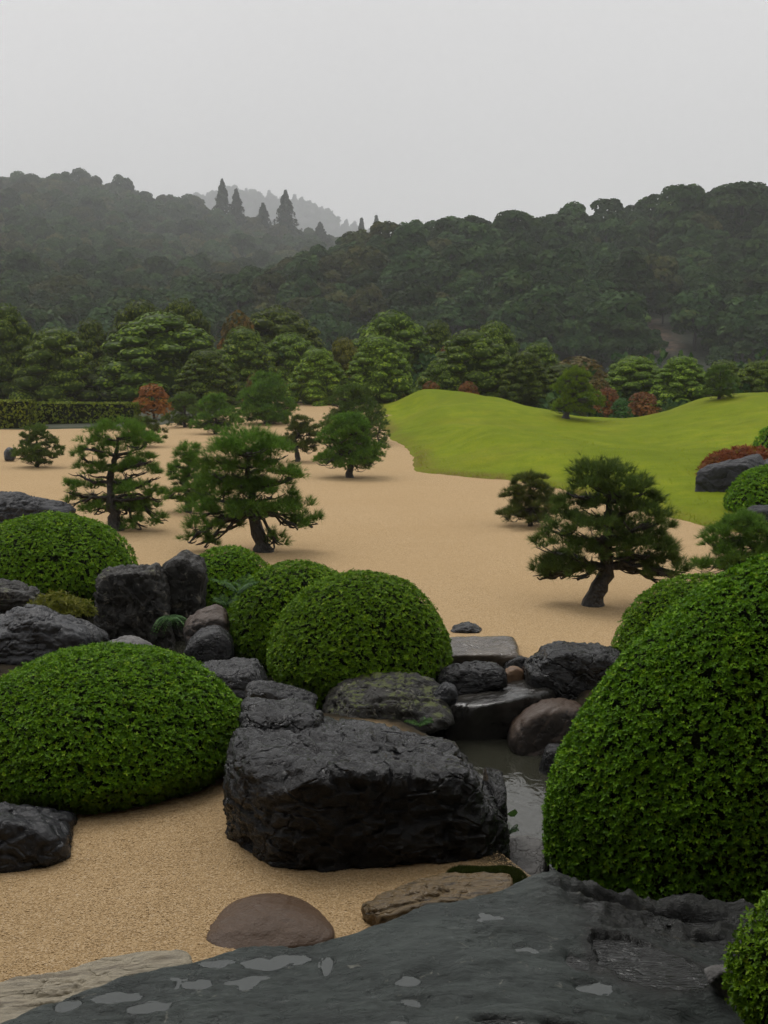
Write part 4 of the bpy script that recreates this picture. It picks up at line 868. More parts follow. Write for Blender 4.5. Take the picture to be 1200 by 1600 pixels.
# the big black block
bp = [at(345, 1318, 7.54), at(350, 1195, 7.54), at(372, 1205, 7.20), at(440, 1363, 7.09), at(600, 1384, 6.98), at(735, 1372, 7.09), at(785, 1345, 7.37), at(792, 1236, 7.54), at(752, 1192, 7.26), at(620, 1206, 6.93), at(470, 1216, 6.93),
      at(375, 1118, 8.49), at(430, 1108, 8.82), at(520, 1130, 8.71), at(690, 1152, 8.49), at(755, 1196, 8.04)]
bp += [np.array([q[0], q[1], -0.3]) for q in bp if q[2] < 0.25] + [np.array([q[0], q[1] + .1, -0.3]) for q in bp[-5:]]
rock('huge wet black block of rock at the front', bp, M_BLACK, 7, 30, 0.036, 2.6, 3, stretch=(1, .8, 1.5), fine=0.62, facets=22, ledge=0.5, fd=(.84, .96))
bp = [at(372, 1100, 8.38), at(395, 1098, 9.05), at(470, 1096, 9.05), at(508, 1118, 8.60), at(490, 1140, 8.15), at(400, 1150, 8.04), at(380, 1140, 8.04)]; bp += [q - [0, 0, .35] for q in bp]
rock('dark rock hump on the back of the black block', bp, M_BLACK, 6, 7, 0.06, 2.6, 5)
bp = [at(600, 1135, 8.82), at(690, 1150, 8.82), at(705, 1165, 8.49), at(640, 1172, 8.15), at(540, 1160, 8.38), at(560, 1138, 8.82)]; bp += [q - [0, 0, .3] for q in bp]
rock('low wet rock ledge behind the top of the black block', bp, M_BLACK, 6, 8, 0.05, 2.6, 6)
bp = [at(774, 1228, 7.71), at(792, 1232, 7.71), at(790, 1340, 7.48), at(765, 1352, 7.37), at(760, 1232, 7.93)]; bp += [q + [0, .35, 0] for q in bp] + [np.array([q[0], q[1], -.3]) for q in bp[2:4]]
rock('narrow black splinter against the stream end of the black block', bp, M_BLACK, 5, 14, 0.03, 2.6, 7)
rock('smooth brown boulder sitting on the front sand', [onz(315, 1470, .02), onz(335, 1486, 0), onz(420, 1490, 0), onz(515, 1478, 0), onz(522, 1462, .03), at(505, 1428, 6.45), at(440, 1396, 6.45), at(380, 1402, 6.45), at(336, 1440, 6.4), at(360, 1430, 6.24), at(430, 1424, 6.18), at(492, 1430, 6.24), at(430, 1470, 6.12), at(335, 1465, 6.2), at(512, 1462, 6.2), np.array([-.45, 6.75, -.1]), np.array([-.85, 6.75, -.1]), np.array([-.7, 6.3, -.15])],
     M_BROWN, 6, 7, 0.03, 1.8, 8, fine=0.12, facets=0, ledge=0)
bp = [at(-60, 1552, 5.45), at(0, 1530, 5.55), at(60, 1514, 5.62), at(170, 1492, 5.7), at(285, 1471, 5.75), at(300, 1488, 5.65), at(296, 1510, 5.5), at(160, 1552, 5.3), at(40, 1596, 5.1), at(-60, 1632, 5.0)]; bp += [q - [0, 0, .2] for q in bp]
rock('pale long grained stone like driftwood at the front', bp, M_DRIFT, 6, 9, 0.05, 2.4, 9, stretch=(.35, 1.5, 1.5))
bp = [at(565, 1415, 6.29), at(600, 1440, 6.14), at(680, 1428, 6.14), at(790, 1392, 6.29), at(800, 1376, 6.45), at(720, 1360, 6.65), at(655, 1378, 6.54)]; bp += [q - [0, 0, .22] for q in bp]
rock('banded tan rock between the black block and the wet slab', bp, M_STRIPE, 6, 9, 0.06, 2.4, 10, stretch=(.6, 1.6, 1.6))
R_ = lambda lab, out, Y0, dep, s, mat, sub, p, amp, fr, seed, **kw: rock(lab, silh(out, Y0, dep, s), mat, min(sub, 5) if np.ptp([a for a, _ in out]) < 100 else sub, p, amp, fr, seed, **kw)
R_('dark grey rock cut off by the edge beside the front sand', [(-70, 1262), (0, 1252), (45, 1262), (82, 1285), (100, 1322), (60, 1348), (0, 1378), (-70, 1390)], 6.9, 1.0, .25, M_BLUE, 6, 9, .05, 2.4, 11)
R_('pale topped dark ridge rock behind the front azalea', [(300, 1045), (320, 1034), (400, 1032), (412, 1060), (412, 1095), (330, 1110)], 10.6, .8, .25, M_GREY, 6, 8, .05, 2.4, 12)
R_('low dark ridge rock stepping down behind the black block', [(385, 1062), (430, 1072), (470, 1092), (490, 1112), (470, 1135), (390, 1130)], 10.0, .7, .25, M_GREY, 6, 8, .06, 2.4, 13)
R_('mottled mossy rock under the round azalea', [(505, 1105), (540, 1062), (600, 1050), (660, 1058), (705, 1080), (712, 1135), (600, 1150), (510, 1140)], 10.1, 1.2, .35, M_MOSSY, 6, 7, .07, 3.0, 14)
R_('brown stained rock under the edge of the round azalea', [(628, 1022), (650, 1008), (690, 1018), (692, 1055), (640, 1068)], 11.5, .5, .2, M_RED, 5, 7, .06, 2.5, 15)
R_('pale wet flat stepping stone at the edge of the sand', [(645, 1024), (690, 1003), (740, 1000), (810, 1013), (812, 1022), (700, 1036), (650, 1036)], 11.9, 1.0, .75, M_FLAT, 6, 12, .02, 2.5, 16)
R_('small dark rock alone on the sand beyond the round azalea', [(705, 978), (730, 971), (752, 980), (750, 989), (710, 994)], 13.4, .4, .35, M_BLACK, 5, 7, .06, 2.6, 17)
R_('dark jagged rock under the stepping stone', [(683, 1048), (715, 1036), (775, 1033), (792, 1045), (785, 1070), (690, 1084)], 11.1, .5, .3, M_BLACK, 6, 8, .06, 2.8, 18)
R_('small dark rounded stone between stepping stone and black rock', [(788, 1030), (808, 1020), (832, 1028), (830, 1046), (792, 1048)], 11.8, .35, .3, M_BLACK, 5, 6, .04, 2.5, 19)
R_('small tan stone on the sand between dark rocks', [(788, 1046), (802, 1039), (820, 1045), (818, 1057), (790, 1058)], 11.6, .2, .3, M_TANROCK, 5, 5, .04, 2.2, 20)
R_('big black wet rock across the stream under the largest pine', [(826, 1030), (850, 1003), (905, 997), (970, 1004), (990, 1030), (985, 1085), (900, 1100), (828, 1064)], 11.0, 1.0, .22, M_BLACK, 6, 9, .06, 2.2, 21)
bp = [at(697, 1103, 10.68), at(715, 1090, 11.23), at(800, 1066, 11.66), at(882, 1054, 11.66), at(886, 1066, 11.23), at(830, 1088, 10.79), at(740, 1108, 10.57), at(700, 1155, 10.68), at(800, 1160, 10.79), at(880, 1110, 11.12)]; bp += [q + [0, .5, -.1] for q in bp[-3:]] + [q - [0, 0, .25] for q in bp[-3:]]
rock('slanting wet slab with a shining top above the pool', bp, M_SLICK, 6, 14, .025, 2.4, 22)
R_('rounded russet boulder standing in the stream', [(795, 1140), (808, 1105), (840, 1092), (905, 1100), (925, 1130), (915, 1185), (840, 1192), (798, 1175)], 10.2, .8, .18, M_RED, 6, 6, .03, 2.0, 23, fine=.2)
R_('small grey boulder at the foot of the tall azalea in the stream', [(845, 1180), (856, 1163), (885, 1165), (895, 1200), (855, 1212)], 9.7, .4, .2, M_GREY, 5, 5, .04, 2.0, 24)
R_('small blue grey stone at the end of the mottled rock', [(676, 1078), (694, 1064), (714, 1072), (716, 1090), (680, 1092)], 10.5, .25, .3, M_BLUE, 5, 6, .04, 2.0, 25)
R_('peaked grey rock behind the front azalea at the picture edge', [(-40, 985), (0, 968), (50, 940), (85, 965), (130, 1000), (130, 1035), (-40, 1040)], 12.0, .9, .3, M_BLUE, 6, 8, .06, 2.4, 26)
R_('grey rock leaning on the peaked grey rock', [(90, 968), (130, 965), (153, 978), (156, 1012), (100, 1020)], 12.3, .6, .25, M_GREY, 6, 8, .05, 2.4, 27)
R_('brown layered rock below the dome azalea at the picture edge', [(-40, 915), (0, 905), (50, 915), (64, 935), (50, 965), (-40, 970)], 13.2, .8, .3, M_LICHEN, 6, 8, .07, 2.6, 28, stretch=(.6, 1, 3))
R_('wide dark lichened rock standing by the pond', [(154, 905), (175, 888), (258, 882), (268, 900), (268, 1000), (160, 1005)], 14.2, .8, .08, M_LICHEN, 6, 13, .085, 3.4, 29)
R_('taller narrow lichened rock with a flat top beside the small azalea mound', [(256, 878), (265, 865), (312, 863), (318, 880), (300, 985), (258, 990)], 14.6, .6, .10, M_LICHEN, 6, 13, .085, 3.4, 30)
R_('pale weathered rock peeping over the front azalea', [(150, 1008), (190, 992), (215, 994), (245, 1015), (240, 1035), (150, 1035)], 11.9, .5, .3, M_PALE, 6, 7, .05, 2.2, 31)
R_('low pale stone at the foot of the peaked grey rock', [(125, 1014), (145, 1008), (162, 1014), (160, 1030), (128, 1030)], 11.9, .3, .3, M_PALE, 5, 6, .05, 2.2, 32)
R_('smooth grey boulder below the half hidden azalea dome', [(284, 1020), (305, 985), (345, 975), (362, 990), (362, 1032), (300, 1038)], 12.6, .6, .25, M_GREY, 6, 6, .04, 2.0, 33)
R_('brown grey boulder beside the drooping fern', [(288, 980), (300, 952), (340, 945), (362, 958), (360, 1005), (292, 1010)], 13.1, .5, .25, M_RED, 6, 6, .05, 2.2, 34)
R_('dark blue grey rock behind the dome azalea at the picture edge', [(-40, 778), (40, 768), (80, 778), (100, 800), (98, 815), (-40, 818)], 20.0, 1.0, .3, M_DIM, 6, 8, .06, 2.4, 35)
R_('tiny grey stone beside the little cone shaped pine', [(6, 706), (13, 699), (22, 702), (22, 713), (8, 714)], 37.5, .4, .3, M_BLUE, 4, 6, .05, 2.0, 36)
zl = 0.0
YB_ = lawn_hit(1110, 770); bp = [at(1087, 769, YB_), at(1088, 744, YB_ + .1), at(1104, 731, YB_ + .4), at(1140, 778, YB_ - .25), at(1120, 735, YB_ - .1), at(1165, 735, YB_ - .15), at(1130, 722, YB_ + 1.0), at(1186, 711, YB_ + 1.1), at(1202, 728, YB_ + .9), at(1215, 774, YB_ - .2)]
bp += [np.array([q[0], q[1], -.4]) for q in bp] ; rock('dark blue grey boulder on the lawn before the red shrub', bp, M_DIM, 6, 14, .05, 2.2, 37)
R_('small grey rock in front of the fine leaved dome shrub', [(1160, 800), (1175, 790), (1215, 788), (1230, 812), (1165, 814)], 22.2, .8, .3, M_DIM, 6, 7, .06, 2.2, 38)
R_('rock tip beside the boulder on the lawn', [(1192, 722), (1205, 714), (1225, 716), (1230, 735), (1195, 735)], 28.5, .8, .3, M_BLUE, 5, 7, .05, 2.2, 39)
R_('pale stone wedged between the wet slab and the corner azalea', [(1106, 1525), (1118, 1507), (1138, 1508), (1142, 1528), (1128, 1546), (1110, 1538)], 5.05, .16, .3, M_PALE, 5, 12, .03, 2.2, 40)
R_('pale wet stone at the foot of the tall azalea beside the stream', [(775, 1340), (800, 1312), (850, 1306), (858, 1340), (845, 1385), (790, 1392)], 7.4, .75, .7, M_PALE, 6, 8, .03, 2.0, 41)

# ------------------------------------------------------------------ the wet slab in front, with its puddles
m = N('wet_slab'); g = m.geo()
n1 = m.noise(g, 3.0, 9, 0.65, 0.6)
c = m.ramp(n1, [(0.3, (0.024, 0.032, 0.029)), (0.5, (0.042, 0.055, 0.050)), (0.7, (0.068, 0.084, 0.076))])
fl = m.noise(g, 11, 7, 0.72, 1.0); c = m.mix(m.ramp(fl, [(0.63, 0.0), (0.66, 0.8)]), c, (0.24, 0.24, 0.20))
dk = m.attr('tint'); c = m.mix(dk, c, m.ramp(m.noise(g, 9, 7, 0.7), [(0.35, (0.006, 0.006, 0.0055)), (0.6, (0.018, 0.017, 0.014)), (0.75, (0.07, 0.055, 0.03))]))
m.set('Base Color', c); m.set('Roughness', m.ramp(m.noise(g, 16, 5, 0.6), [(0.35, 0.26), (0.65, 0.52)])); m.set('Specular IOR Level', 0.42)
dp = m.math('MULTIPLY', m.attr('damp'), m.ramp(m.noise(g, 14, 5, 0.6), [(0.3, 0.35), (0.6, 1.0)])); rg_ = m.b.inputs['Roughness'].links[0].from_socket
rm = m.new('ShaderNodeMix', data_type='FLOAT'); m.l.new(dp, rm.inputs[0]); m.l.new(rg_, rm.inputs[2]); rm.inputs[3].default_value = 0.10; m.l.new(rm.outputs[0], m.b.inputs['Roughness'])
c = m.mix(m.math('MULTIPLY', dp, 0.45), c, (0.012, 0.015, 0.014))
b1 = m.bump(m.noise(g, 70, 5, 0.7), 0.6, 0.008); b1 = m.bump(m.noise(m.geo((1, 2.4, 1)), 9, 9, 0.72, 0.6), 0.9, 0.03, b1)
pit = m.vor(m.geo((1, 1.6, 1)), 26); c = m.mix(m.ramp(m.math('ADD', pit, m.math('MULTIPLY', m.noise(g, 5, 4), 0.5)), [(0.26, 0.75), (0.33, 0.0)]), c, (0.010, 0.012, 0.011)); m.set('Base Color', c)
M_SLAB = m.m
out_ = [(-120, 1660, .10), (60, 1572, .14), (180, 1530, .16), (300, 1498, .17), (370, 1482, .175), (450, 1474, .175), (520, 1468, .185), (540, 1462, .21), (600, 1436, .26), (660, 1412, .28), (720, 1402, .28), (800, 1388, .28), (850, 1368, .32), (885, 1366, .32),
        (960, 1385, .26), (1060, 1398, .22), (1160, 1410, .18), (1320, 1440, .12)]
OP = np.array([onz(a, b, c) for a, b, c in out_])
poly = np.concatenate([OP[:, :2], [[2.6, 4.2], [2.4, 3.3], [-2.2, 3.3], [-2.6, 4.0]]])
inn = [(700, 1500, .285), (620, 1560, .265), (300, 1560, .172), (180, 1590, .15), (450, 1530, .18), (520, 1500, .18), (800, 1450, .30), (900, 1430, .29), (860, 1370, .36), (1000, 1430, .22), (980, 1500, .23), (1080, 1520, .20), (1000, 1575, .19),
       (1100, 1450, .17), (1090, 1590, .14), (600, 1640, .27), (850, 1600, .275), (300, 1650, .18)]
IP = np.array([onz(a, b, c) for a, b, c in inn]); far = np.array([[-2.2, 3.4, .1], [0, 3.4, .25], [1.2, 3.4, .25], [2.4, 3.6, .0]])
ctl = np.concatenate([OP, IP, far]); slab_f = tps_fit(ctl[:, :2], ctl[:, 2], 0.02)
xs = np.arange(-2.35, 2.4, 0.0125); ys = np.arange(3.75, 6.95, 0.0125); X, Y = np.meshgrid(xs, ys); D = poly_sd(poly, X, Y)
D = D + 0.075 + 0.035 * fbm(P3(X, Y) * 5, 4, 51).reshape(X.shape)
q = P3(X, Y); Zs = slab_f(X, Y)
Zs = Zs + 0.011 * fbm(q * [1.6, 3.6, 1], 4, 52).reshape(X.shape) + 0.030 * fbm(q * [2.6, 6.5, 1], 4, 53, 0.5).reshape(X.shape) + 0.006 * fbm(q * 18, 3, 54).reshape(X.shape)
def bowl(px, py, z, a, b, dep, rot=0.0):
    p = onz(px, py, z); dx, dy = X - p[0], Y - p[1]; c_, s_ = math.cos(rot), math.sin(rot); u, v = (dx * c_ + dy * s_) / a, (-dx * s_ + dy * c_) / b
    w = fbm(P3(X, Y) * 9, 3, 71).reshape(X.shape); return -dep * np.exp(-np.maximum(u * u + v * v + 0.9 * w, 0) ** 1.5)
for bw in [(745, 1465, .29, .13, .10, .030), (700, 1500, .29, .10, .07, .022), (660, 1522, .29, .16, .07, .026), (760, 1535, .29, .16, .05, .016), (310, 1528, .19, .12, .05, .022, .2), (340, 1495, .19, .07, .04, .018), (410, 1520, .19, .13, .05, .020, .2), (250, 1575, .16, .12, .06, .022),
           (480, 1580, .2, .16, .07, .022), (820, 1480, .29, .06, .04, .02), (880, 1580, .27, .15, .05, .028), (560, 1620, .28, .2, .08, .02), (1005, 1505, .22, .22, .11, .05, -.3), (935, 1520, .24, .05, .05, .03), (690, 1520, .28, .22, .08, .05), (790, 1470, .28, .16, .07, .045), (600, 1560, .27, .20, .07, .045), (730, 1570, .27, .22, .07, .045), (640, 1590, .28, .12, .05, .016), (1060, 1535, .2, .12, .06, .04, -.3)]:
    Zs = Zs + 0.5 * bowl(*bw)
n_ = fbm(q * [1.5, 3.2, 1] + 7, 4, 81).reshape(X.shape) * 5; Zs = Zs - 0.011 * (1 - sstep(0.0, 0.16, n_ % 1.0)) * sstep(-.3, .3, fbm(q * 2 + 3, 2, 83).reshape(X.shape))
# dark hollows and crevices
pits = 0
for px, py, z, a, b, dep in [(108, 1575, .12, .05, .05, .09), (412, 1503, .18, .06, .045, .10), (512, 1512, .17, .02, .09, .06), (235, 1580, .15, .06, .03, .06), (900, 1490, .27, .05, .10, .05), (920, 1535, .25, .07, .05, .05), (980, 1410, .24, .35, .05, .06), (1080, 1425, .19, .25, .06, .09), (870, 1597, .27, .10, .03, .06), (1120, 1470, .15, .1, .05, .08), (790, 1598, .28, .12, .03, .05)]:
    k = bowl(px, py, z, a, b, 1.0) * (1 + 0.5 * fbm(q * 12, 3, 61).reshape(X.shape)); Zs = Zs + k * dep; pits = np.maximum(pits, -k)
RP = np.array([onz(a, b, .225)[:2] for a, b in [(918, 1462), (955, 1464), (1010, 1478), (1065, 1500), (1112, 1530), (1105, 1546), (1030, 1546), (970, 1536), (930, 1512)]])
rough_r = sstep(0.62, 1.15, X + 0.25 * fbm(q * 3, 3, 63).reshape(X.shape)) * sstep(5.35, 5.8, Y + 0.1 * (X - 0.9))
Zs = Zs + rough_r * (0.055 * fbm(q * [5, 8, 1], 5, 64, .6, True).reshape(X.shape) - 0.02)
rd = poly_sd(RP, X, Y) - 0.015 + 0.075 * fbm(q * 6.5, 4, 91).reshape(X.shape); Zs = np.where(rd > 0, np.minimum(Zs, 0.222 - 0.03 * sstep(0, .05, rd)), np.where(rd > -0.5, np.maximum(Zs, 0.229 + np.minimum(0, (rd + .05)) * 0.5 + 0.012 * fbm(q * 7, 3, 95).reshape(X.shape) * sstep(0, -.08, rd)), Zs))
Zs = np.where(D < 0.10, Zs - (1 - sstep(-0.02, 0.10, D)) ** 1.5 * 0.42, Zs)
keep = D > -0.05
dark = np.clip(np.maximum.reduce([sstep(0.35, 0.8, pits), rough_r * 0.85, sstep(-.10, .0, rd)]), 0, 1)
# flood fill: water stands level in each hollow
h_, w_ = Zs.shape; fill = np.where(keep, np.inf, Zs); heap = []; done = ~keep
edge = keep & (np.roll(~keep, 1, 0) | np.roll(~keep, -1, 0) | np.roll(~keep, 1, 1) | np.roll(~keep, -1, 1)); edge[0, :] |= keep[0]; edge[-1] |= keep[-1]; edge[:, 0] |= keep[:, 0]; edge[:, -1] |= keep[:, -1]
Zl = Zs.tolist(); fl_ = fill.tolist(); dn = done.tolist()
for j, i in zip(*np.nonzero(edge)): heap.append((Zl[j][i], int(j), int(i))); fl_[j][i] = Zl[j][i]; dn[j][i] = True
heapq.heapify(heap)
while heap:
    z, j, i = heapq.heappop(heap)
    for dj, di in ((1, 0), (-1, 0), (0, 1), (0, -1)):
        a, b = j + dj, i + di
        if 0 <= a < h_ and 0 <= b < w_ and not dn[a][b]:
            dn[a][b] = True; zz = Zl[a][b]; zz = z if z > zz else zz; fl_[a][b] = zz; heapq.heappush(heap, (zz, a, b))
fill = np.array(fl_); deep = fill - Zs
me = grid_mesh('rock_slab', X, Y, Zs, M_SLAB, keep)
kv = keep.ravel(); ii = np.arange(h_ * w_).reshape(h_, w_); Q = np.stack([ii[:-1, :-1], ii[:-1, 1:], ii[1:, 1:], ii[1:, :-1]], -1).reshape(-1, 4); Q = Q[kv[Q].all(1)]; used = np.unique(Q)
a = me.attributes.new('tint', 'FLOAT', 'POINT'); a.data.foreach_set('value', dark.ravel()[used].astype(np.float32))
damp = ((deep > 0.0018) & keep).astype(float)
for _ in range(3):
    for ax_ in (0, 1): damp = sum(np.roll(damp, k_, ax_) for k_ in range(-2, 3)) / 5
a = me.attributes.new('damp', 'FLOAT', 'POINT'); a.data.foreach_set('value', np.clip(damp * 2.2, 0, 1).ravel()[used].astype(np.float32))
slab = obj('rock_slab', me); tag(slab, 'broad wet blue grey rock slab with puddles across the bottom', 'rock', 'garden rocks')
wet = (deep > 0.0018) & keep; lab_ = np.zeros(wet.shape, int); nlab = 0
wl_ = wet.tolist(); NP = []
for j0, i0 in zip(*np.nonzero(wet)):
    if lab_[j0, i0]: continue
    nlab += 1; st = [(j0, i0)]; lab_[j0, i0] = nlab; cells = []
    while st:
        j, i = st.pop(); cells.append((j, i))
        for dj, di in ((1, 0), (-1, 0), (0, 1), (0, -1)):
            a, b = j + dj, i + di
            if 0 <= a < h_ and 0 <= b < w_ and wl_[a][b] and not lab_[a, b]: lab_[a, b] = nlab; st.append((a, b))
    if len(cells) < 12: continue
    NP.append((len(cells), float(X[j0, i0]), float(Y[j0, i0])))
    cj, ci = np.array(cells).T; mk = np.zeros(wet.shape, bool); mk[cj, ci] = True
    for _ in range(2): mk = mk | np.roll(mk, 1, 0) | np.roll(mk, -1, 0) | np.roll(mk, 1, 1) | np.roll(mk, -1, 1)     # run under the rim
    lev = fill[cj, ci].mean(); pr = onz(1005, 1505, .225); run = np.hypot(X[cj, ci] - pr[0], Y[cj, ci] - pr[1]).min() < 0.12
    dk_ = dark[cj, ci].mean() > 0.5
    j0_, j1_, i0_, i1_ = max(cj.min() - 3, 0), cj.max() + 4, max(ci.min() - 3, 0), ci.max() + 4
    sl = (slice(j0_, j1_), slice(i0_, i1_))
    o = obj('puddle', grid_mesh('puddle', X[sl], Y[sl], np.full(X[sl].shape, lev), M_RIPPLE if (run or dk_) else M_PUDDLE, mk[sl]), slab)

# ------------------------------------------------------------------ loose gravel grains on the near sand
m = N('gravel_grain'); m.set('Base Color', m.ramp(m.rnd(), [(0.0, (0.36, 0.23, 0.10)), (0.3, (0.46, 0.31, 0.145)), (0.75, (0.52, 0.36, 0.18)), (1.0, (0.58, 0.43, 0.25))])); m.set('Roughness', 0.6); m.set('Specular IOR Level', 0.25); M_GRAIN = m.m
def grain(seed):
    rg = np.random.default_rng(seed); bm = bmesh.new(); bmesh.ops.create_icosphere(bm, subdivisions=1, radius=1)
    for v in bm.verts: v.co *= rg.uniform(.7, 1.2); v.co.z *= .42
    me = bpy.data.meshes.new('grain'); bm.to_mesh(me); bm.free(); me.materials.append(M_GRAIN); return bpy.data.objects.new('grain', me)
rng = np.random.default_rng(77); n = 95000; gx = rng.uniform(-3.2, 1.3, n); gy = rng.uniform(5.0, 9.5, n); ok = (np.abs(gx) < gy * .34 + .1) & (chan(gx, gy) > 1.5) & (rng.random(n) < 1.3 - (gy - 5) * .16); gx, gy = gx[ok], gy[ok]
gs = rng.uniform(.0022, .0052, len(gx)) * np.where(rng.random(len(gx)) < .04, 1.7, 1)
wood('gravel', 'loose tan gravel grains on the near sand', np.stack([gx, gy, G(gx, gy) + gs * .3], 1), np.stack([gs * rng.uniform(.8, 1.3, len(gs)), gs, gs], 1), rng.random(len(gs)) * 6.28, rng.integers(0, 3, len(gs)), [grain(k) for k in range(3)])
# ------------------------------------------------------------------ small plants
def fronds(label, name, cat, loc, n, L, mat, seed, droop=0.5, pin=14, spread=1.0, up=0.7, group='small plants by the pond'):
    rng = np.random.default_rng(seed); e = thing(name, label, cat, loc, group); b = MB(); s = MB()
    for k in range(n):
        a = rng.random() * 6.28; l = L * rng.uniform(.6, 1.1); t = np.linspace(0, 1, pin)
        d = np.array([math.cos(a) * spread, math.sin(a) * spread, 0]); c = d[None] * (t * l * .85)[:, None]; c[:, 2] = l * (up * t - droop * t * t) + 0.02
        sd2 = np.array([-d[1], d[0], 0]); v, q = tube(c, np.linspace(.003, .001, pin), 4); s.add(v, q)
        for sg in (-1, 1):
            w = l * 0.26 * np.sin(np.pi * np.clip(t * .9 + .1, 0, 1)); tip = c + sd2 * (sg * w)[:, None] + d * (w * .5)[:, None] - [0, 0, .02]; hw = d * (l / pin * .42)
            V = np.stack([c - hw, (c + tip) / 2 - hw * .8, tip, (c + tip) / 2 + hw * .8], 1).reshape(-1, 3); b.add(V, np.arange(len(V)).reshape(-1, 4), np.repeat(rng.random(pin), 4))
    obj('stem', s.mesh('stems', M_FERN), e); f = obj('foliage', b.mesh('fronds', mat, False), e); f['kind'] = 'stuff'
def gz(px, py, z): p = onz(px, py, z); return (p[0], p[1], z)
fronds('drooping dark green fern over the pond beside the lichened rock', 'fern', 'fern', at(268, 968, 13.6), 26, .26, M_FERN, 1, droop=1.3)
fronds('feathery pale green fern between the small azalea mound and the half hidden dome', 'fern', 'fern', at(372, 930, 12.9), 18, .34, M_FERN, 2, up=1.0)
fronds('small fern above the pinkish grey boulder', 'fern', 'fern', at(352, 948, 13.0), 12, .22, M_FERN, 6, up=.9)
fronds('tiny green fern at the top edge of the black block', 'fern', 'fern', at(655, 1136, 9.0), 9, .13, M_FERN, 3, up=.8)
fronds('tiny plant at the foot of the black splinter by the stream', 'fern', 'fern', at(796, 1304, 8.0), 9, .09, M_FERN, 4, up=.9)
def leafbush(label, name, loc, R, H, n, leaf, mat, seed, group='small plants by the pond', upright=0.5):
    rng = np.random.default_rng(seed); e = thing(name, label, 'shrub', loc, group); d = norm(rng.normal(size=(n, 3))); d[:, 2] = np.abs(d[:, 2]); r = rng.random(n) ** .4
    P = d * r[:, None] * [R, R, H]; V, Q, T = sprigs(P, norm(d + [0, 0, upright]), leaf, rng, 5, .32)
    f = obj('foliage', mesh_np('leaves', V, Q, mat, False, T), e); f['kind'] = 'stuff'; b = MB()
    for k in range(14):
        a = P[rng.integers(n)]; v, q = tube([(0, 0, -.05), a * .5 + [0, 0, .02], a], [.006, .004, .002], 4); b.add(v, q)
    obj('stem', b.mesh('stems', M_BARK), e)
leafbush('yellow green leafy shrub above the peaked grey rock', 'leafy_shrub', at(85, 962, 13.0), .33, .26, 330, .06, M_YELLOWLEAF, 1)
leafbush('small yellow green shrub next to the wide lichened rock', 'leafy_shrub', at(130, 962, 13.3), .14, .18, 110, .05, M_YELLOWLEAF, 2)
YR = lawn_hit(1110, 768) + 3.2; pr = at(1168, 728, YR); leafbush('red autumn shrub behind the dark boulder on the lawn', 'leafy_shrub', (pr[0], YR, max(lz(pr[0], YR), at(1168, 738, YR)[2]) - .05), 1.2, .70, 1900, .12, M_RUST2, 3, 'autumn trees and shrubs behind the garden', 1.2)
YR -= .4; pr = at(1122, 738, YR); leafbush('small red shrub spreading past the end of the dark boulder', 'leafy_shrub', (pr[0], YR, max(lz(pr[0], YR), at(1122, 742, YR)[2]) - .05), .5, .40, 380, .12, M_RUST, 4, 'autumn trees and shrubs behind the garden', 1.2)
# one broad green leaf beside the stream
e = thing('broad_leaf_plant', 'single broad bright green leaf beside the black splinter', 'plant', at(792, 1285, 8.0))
V = np.array([(0, 0, 0), (.02, -.01, .02), (.055, .0, .035), (.075, .0, .01), (.05, -.015, -.015), (.02, -.01, -.015)]) + [0, 0, .06]
obj('leaf', mesh_np('leaf', V, np.array([[0, 1, 4, 5], [1, 2, 3, 4]]), M_FERN, False, np.full(6, 1.0)), e); v, q = tube([(0, .02, -.1), (0, .01, 0), (0, 0, .06)], [.004] * 3, 5); obj('stem', mesh_np('stem', v, q, M_FERN, True, np.zeros(len(v))), e)
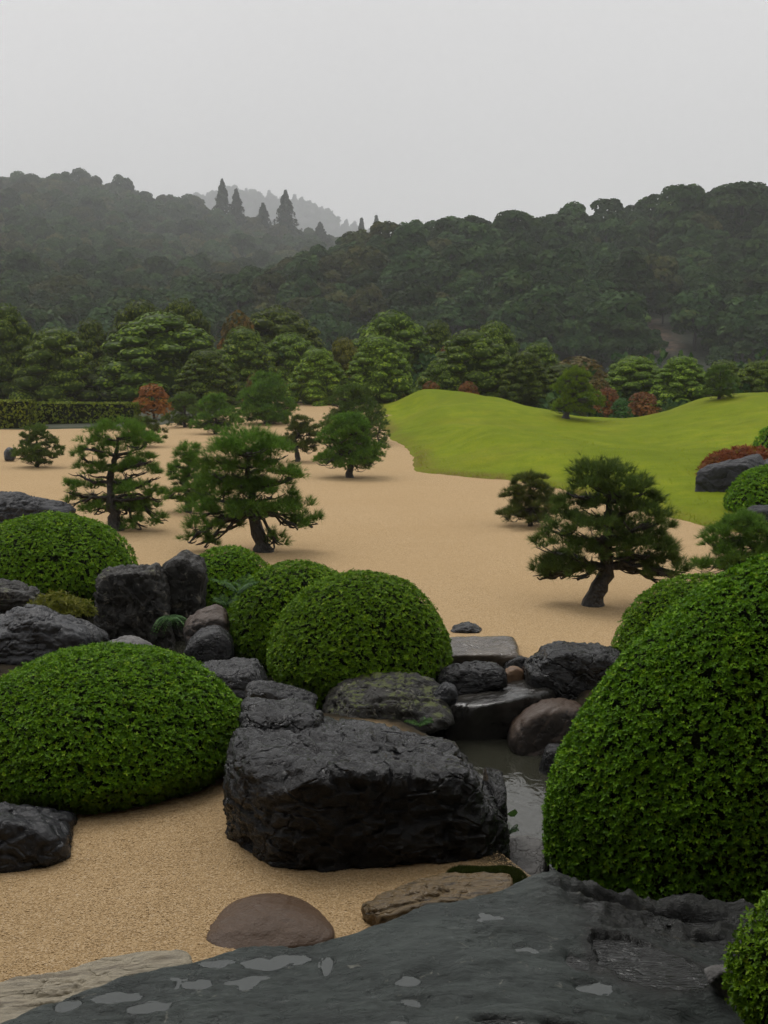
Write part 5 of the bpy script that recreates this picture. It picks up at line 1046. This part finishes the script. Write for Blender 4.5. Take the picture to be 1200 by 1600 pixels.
# moss between the block and the slab
rng = np.random.default_rng(5); n = 5000; c0 = onz(760, 1382, .05); r = np.sqrt(rng.random(n)); a = rng.random(n) * 6.28
P = np.stack([c0[0] + r * np.cos(a) * .24, c0[1] + r * np.sin(a) * .26, .05 + .05 * (1 - r * r) + .02 * np.sin(a * 3) * r], 1); V, Fc, t = tufts(P, np.tile([0, 0, 1.], (n, 1)), .022, .006, 4, rng)
bm_v, bm_q = [], []
uu, vv = np.meshgrid(np.linspace(0, 1, 9), np.linspace(0, 2 * np.pi, 25)); mx_ = c0[0] + uu * np.cos(vv) * .26; my_ = c0[1] + uu * np.sin(vv) * .28; mz_ = .045 + .05 * (1 - uu * uu) - .5 * np.maximum(uu - .85, 0)
moss = obj('moss', mesh_np('moss', V, Fc, M_MOSS, False, t)); tag(moss, 'dark green moss cushion between the black block and the slab', kind='stuff')
obj('moss_cushion', grid_mesh('moss_cushion', mx_, my_, mz_, M_EARTH), moss)

# ------------------------------------------------------------------ unseen museum wall and eave behind the viewer, oversized to shade the foreground
m = N('dark_timber'); m.set('Base Color', m.ramp(m.noise(m.coord('Object', (1, 1, 12)), 2, 5), [(0.3, (0.03, 0.024, 0.02)), (0.7, (0.07, 0.055, 0.045))])); m.set('Roughness', 0.6); M_TIMBER = m.m
def box(name, x0, x1, y0, y1, z0, z1, parent):
    c = np.array([(a, b, k) for a in (x0, x1) for b in (y0, y1) for k in (z0, z1)], float)
    return obj(name, mesh_np(name, c, np.array([[0, 1, 3, 2], [4, 6, 7, 5], [0, 4, 5, 1], [2, 3, 7, 6], [1, 5, 7, 3], [0, 2, 6, 4]]), M_TIMBER, False), parent)
e = obj('building', None); tag(e, 'dark timber building out of view, wall and eaves oversized to shade the garden front', kind='structure')
box('wall', -30, 30, -1.9, -1.6, -1, 14, e); box('eave', -30, 30, -1.58, 5.0, 5.2, 5.45, e)

# ------------------------------------------------------------------ haze
m = N('haze'); m.n.remove(m.b); pv = m.new('ShaderNodeVolumePrincipled'); pv.inputs['Color'].default_value = (0.92, 0.94, 0.96, 1); pv.inputs['Density'].default_value = 0.00036
pv.inputs['Density Attribute'].default_value = ''; pv.inputs['Anisotropy'].default_value = 0.0
m.l.new(pv.outputs[0], m.out.inputs['Volume'])
try: m.m.cycles.homogeneous_volume = True
except Exception: pass
c = np.array([(a, b, k) for a in (-1700, 1700) for b in (-60, 3700) for k in (-3, 600)], float)
hz = obj('haze', mesh_np('haze', c, np.array([[0, 1, 3, 2], [4, 6, 7, 5], [0, 4, 5, 1], [2, 3, 7, 6], [1, 5, 7, 3], [0, 2, 6, 4]]), m.m, False)); tag(hz, 'thin even rain mist in the air', kind='stuff')
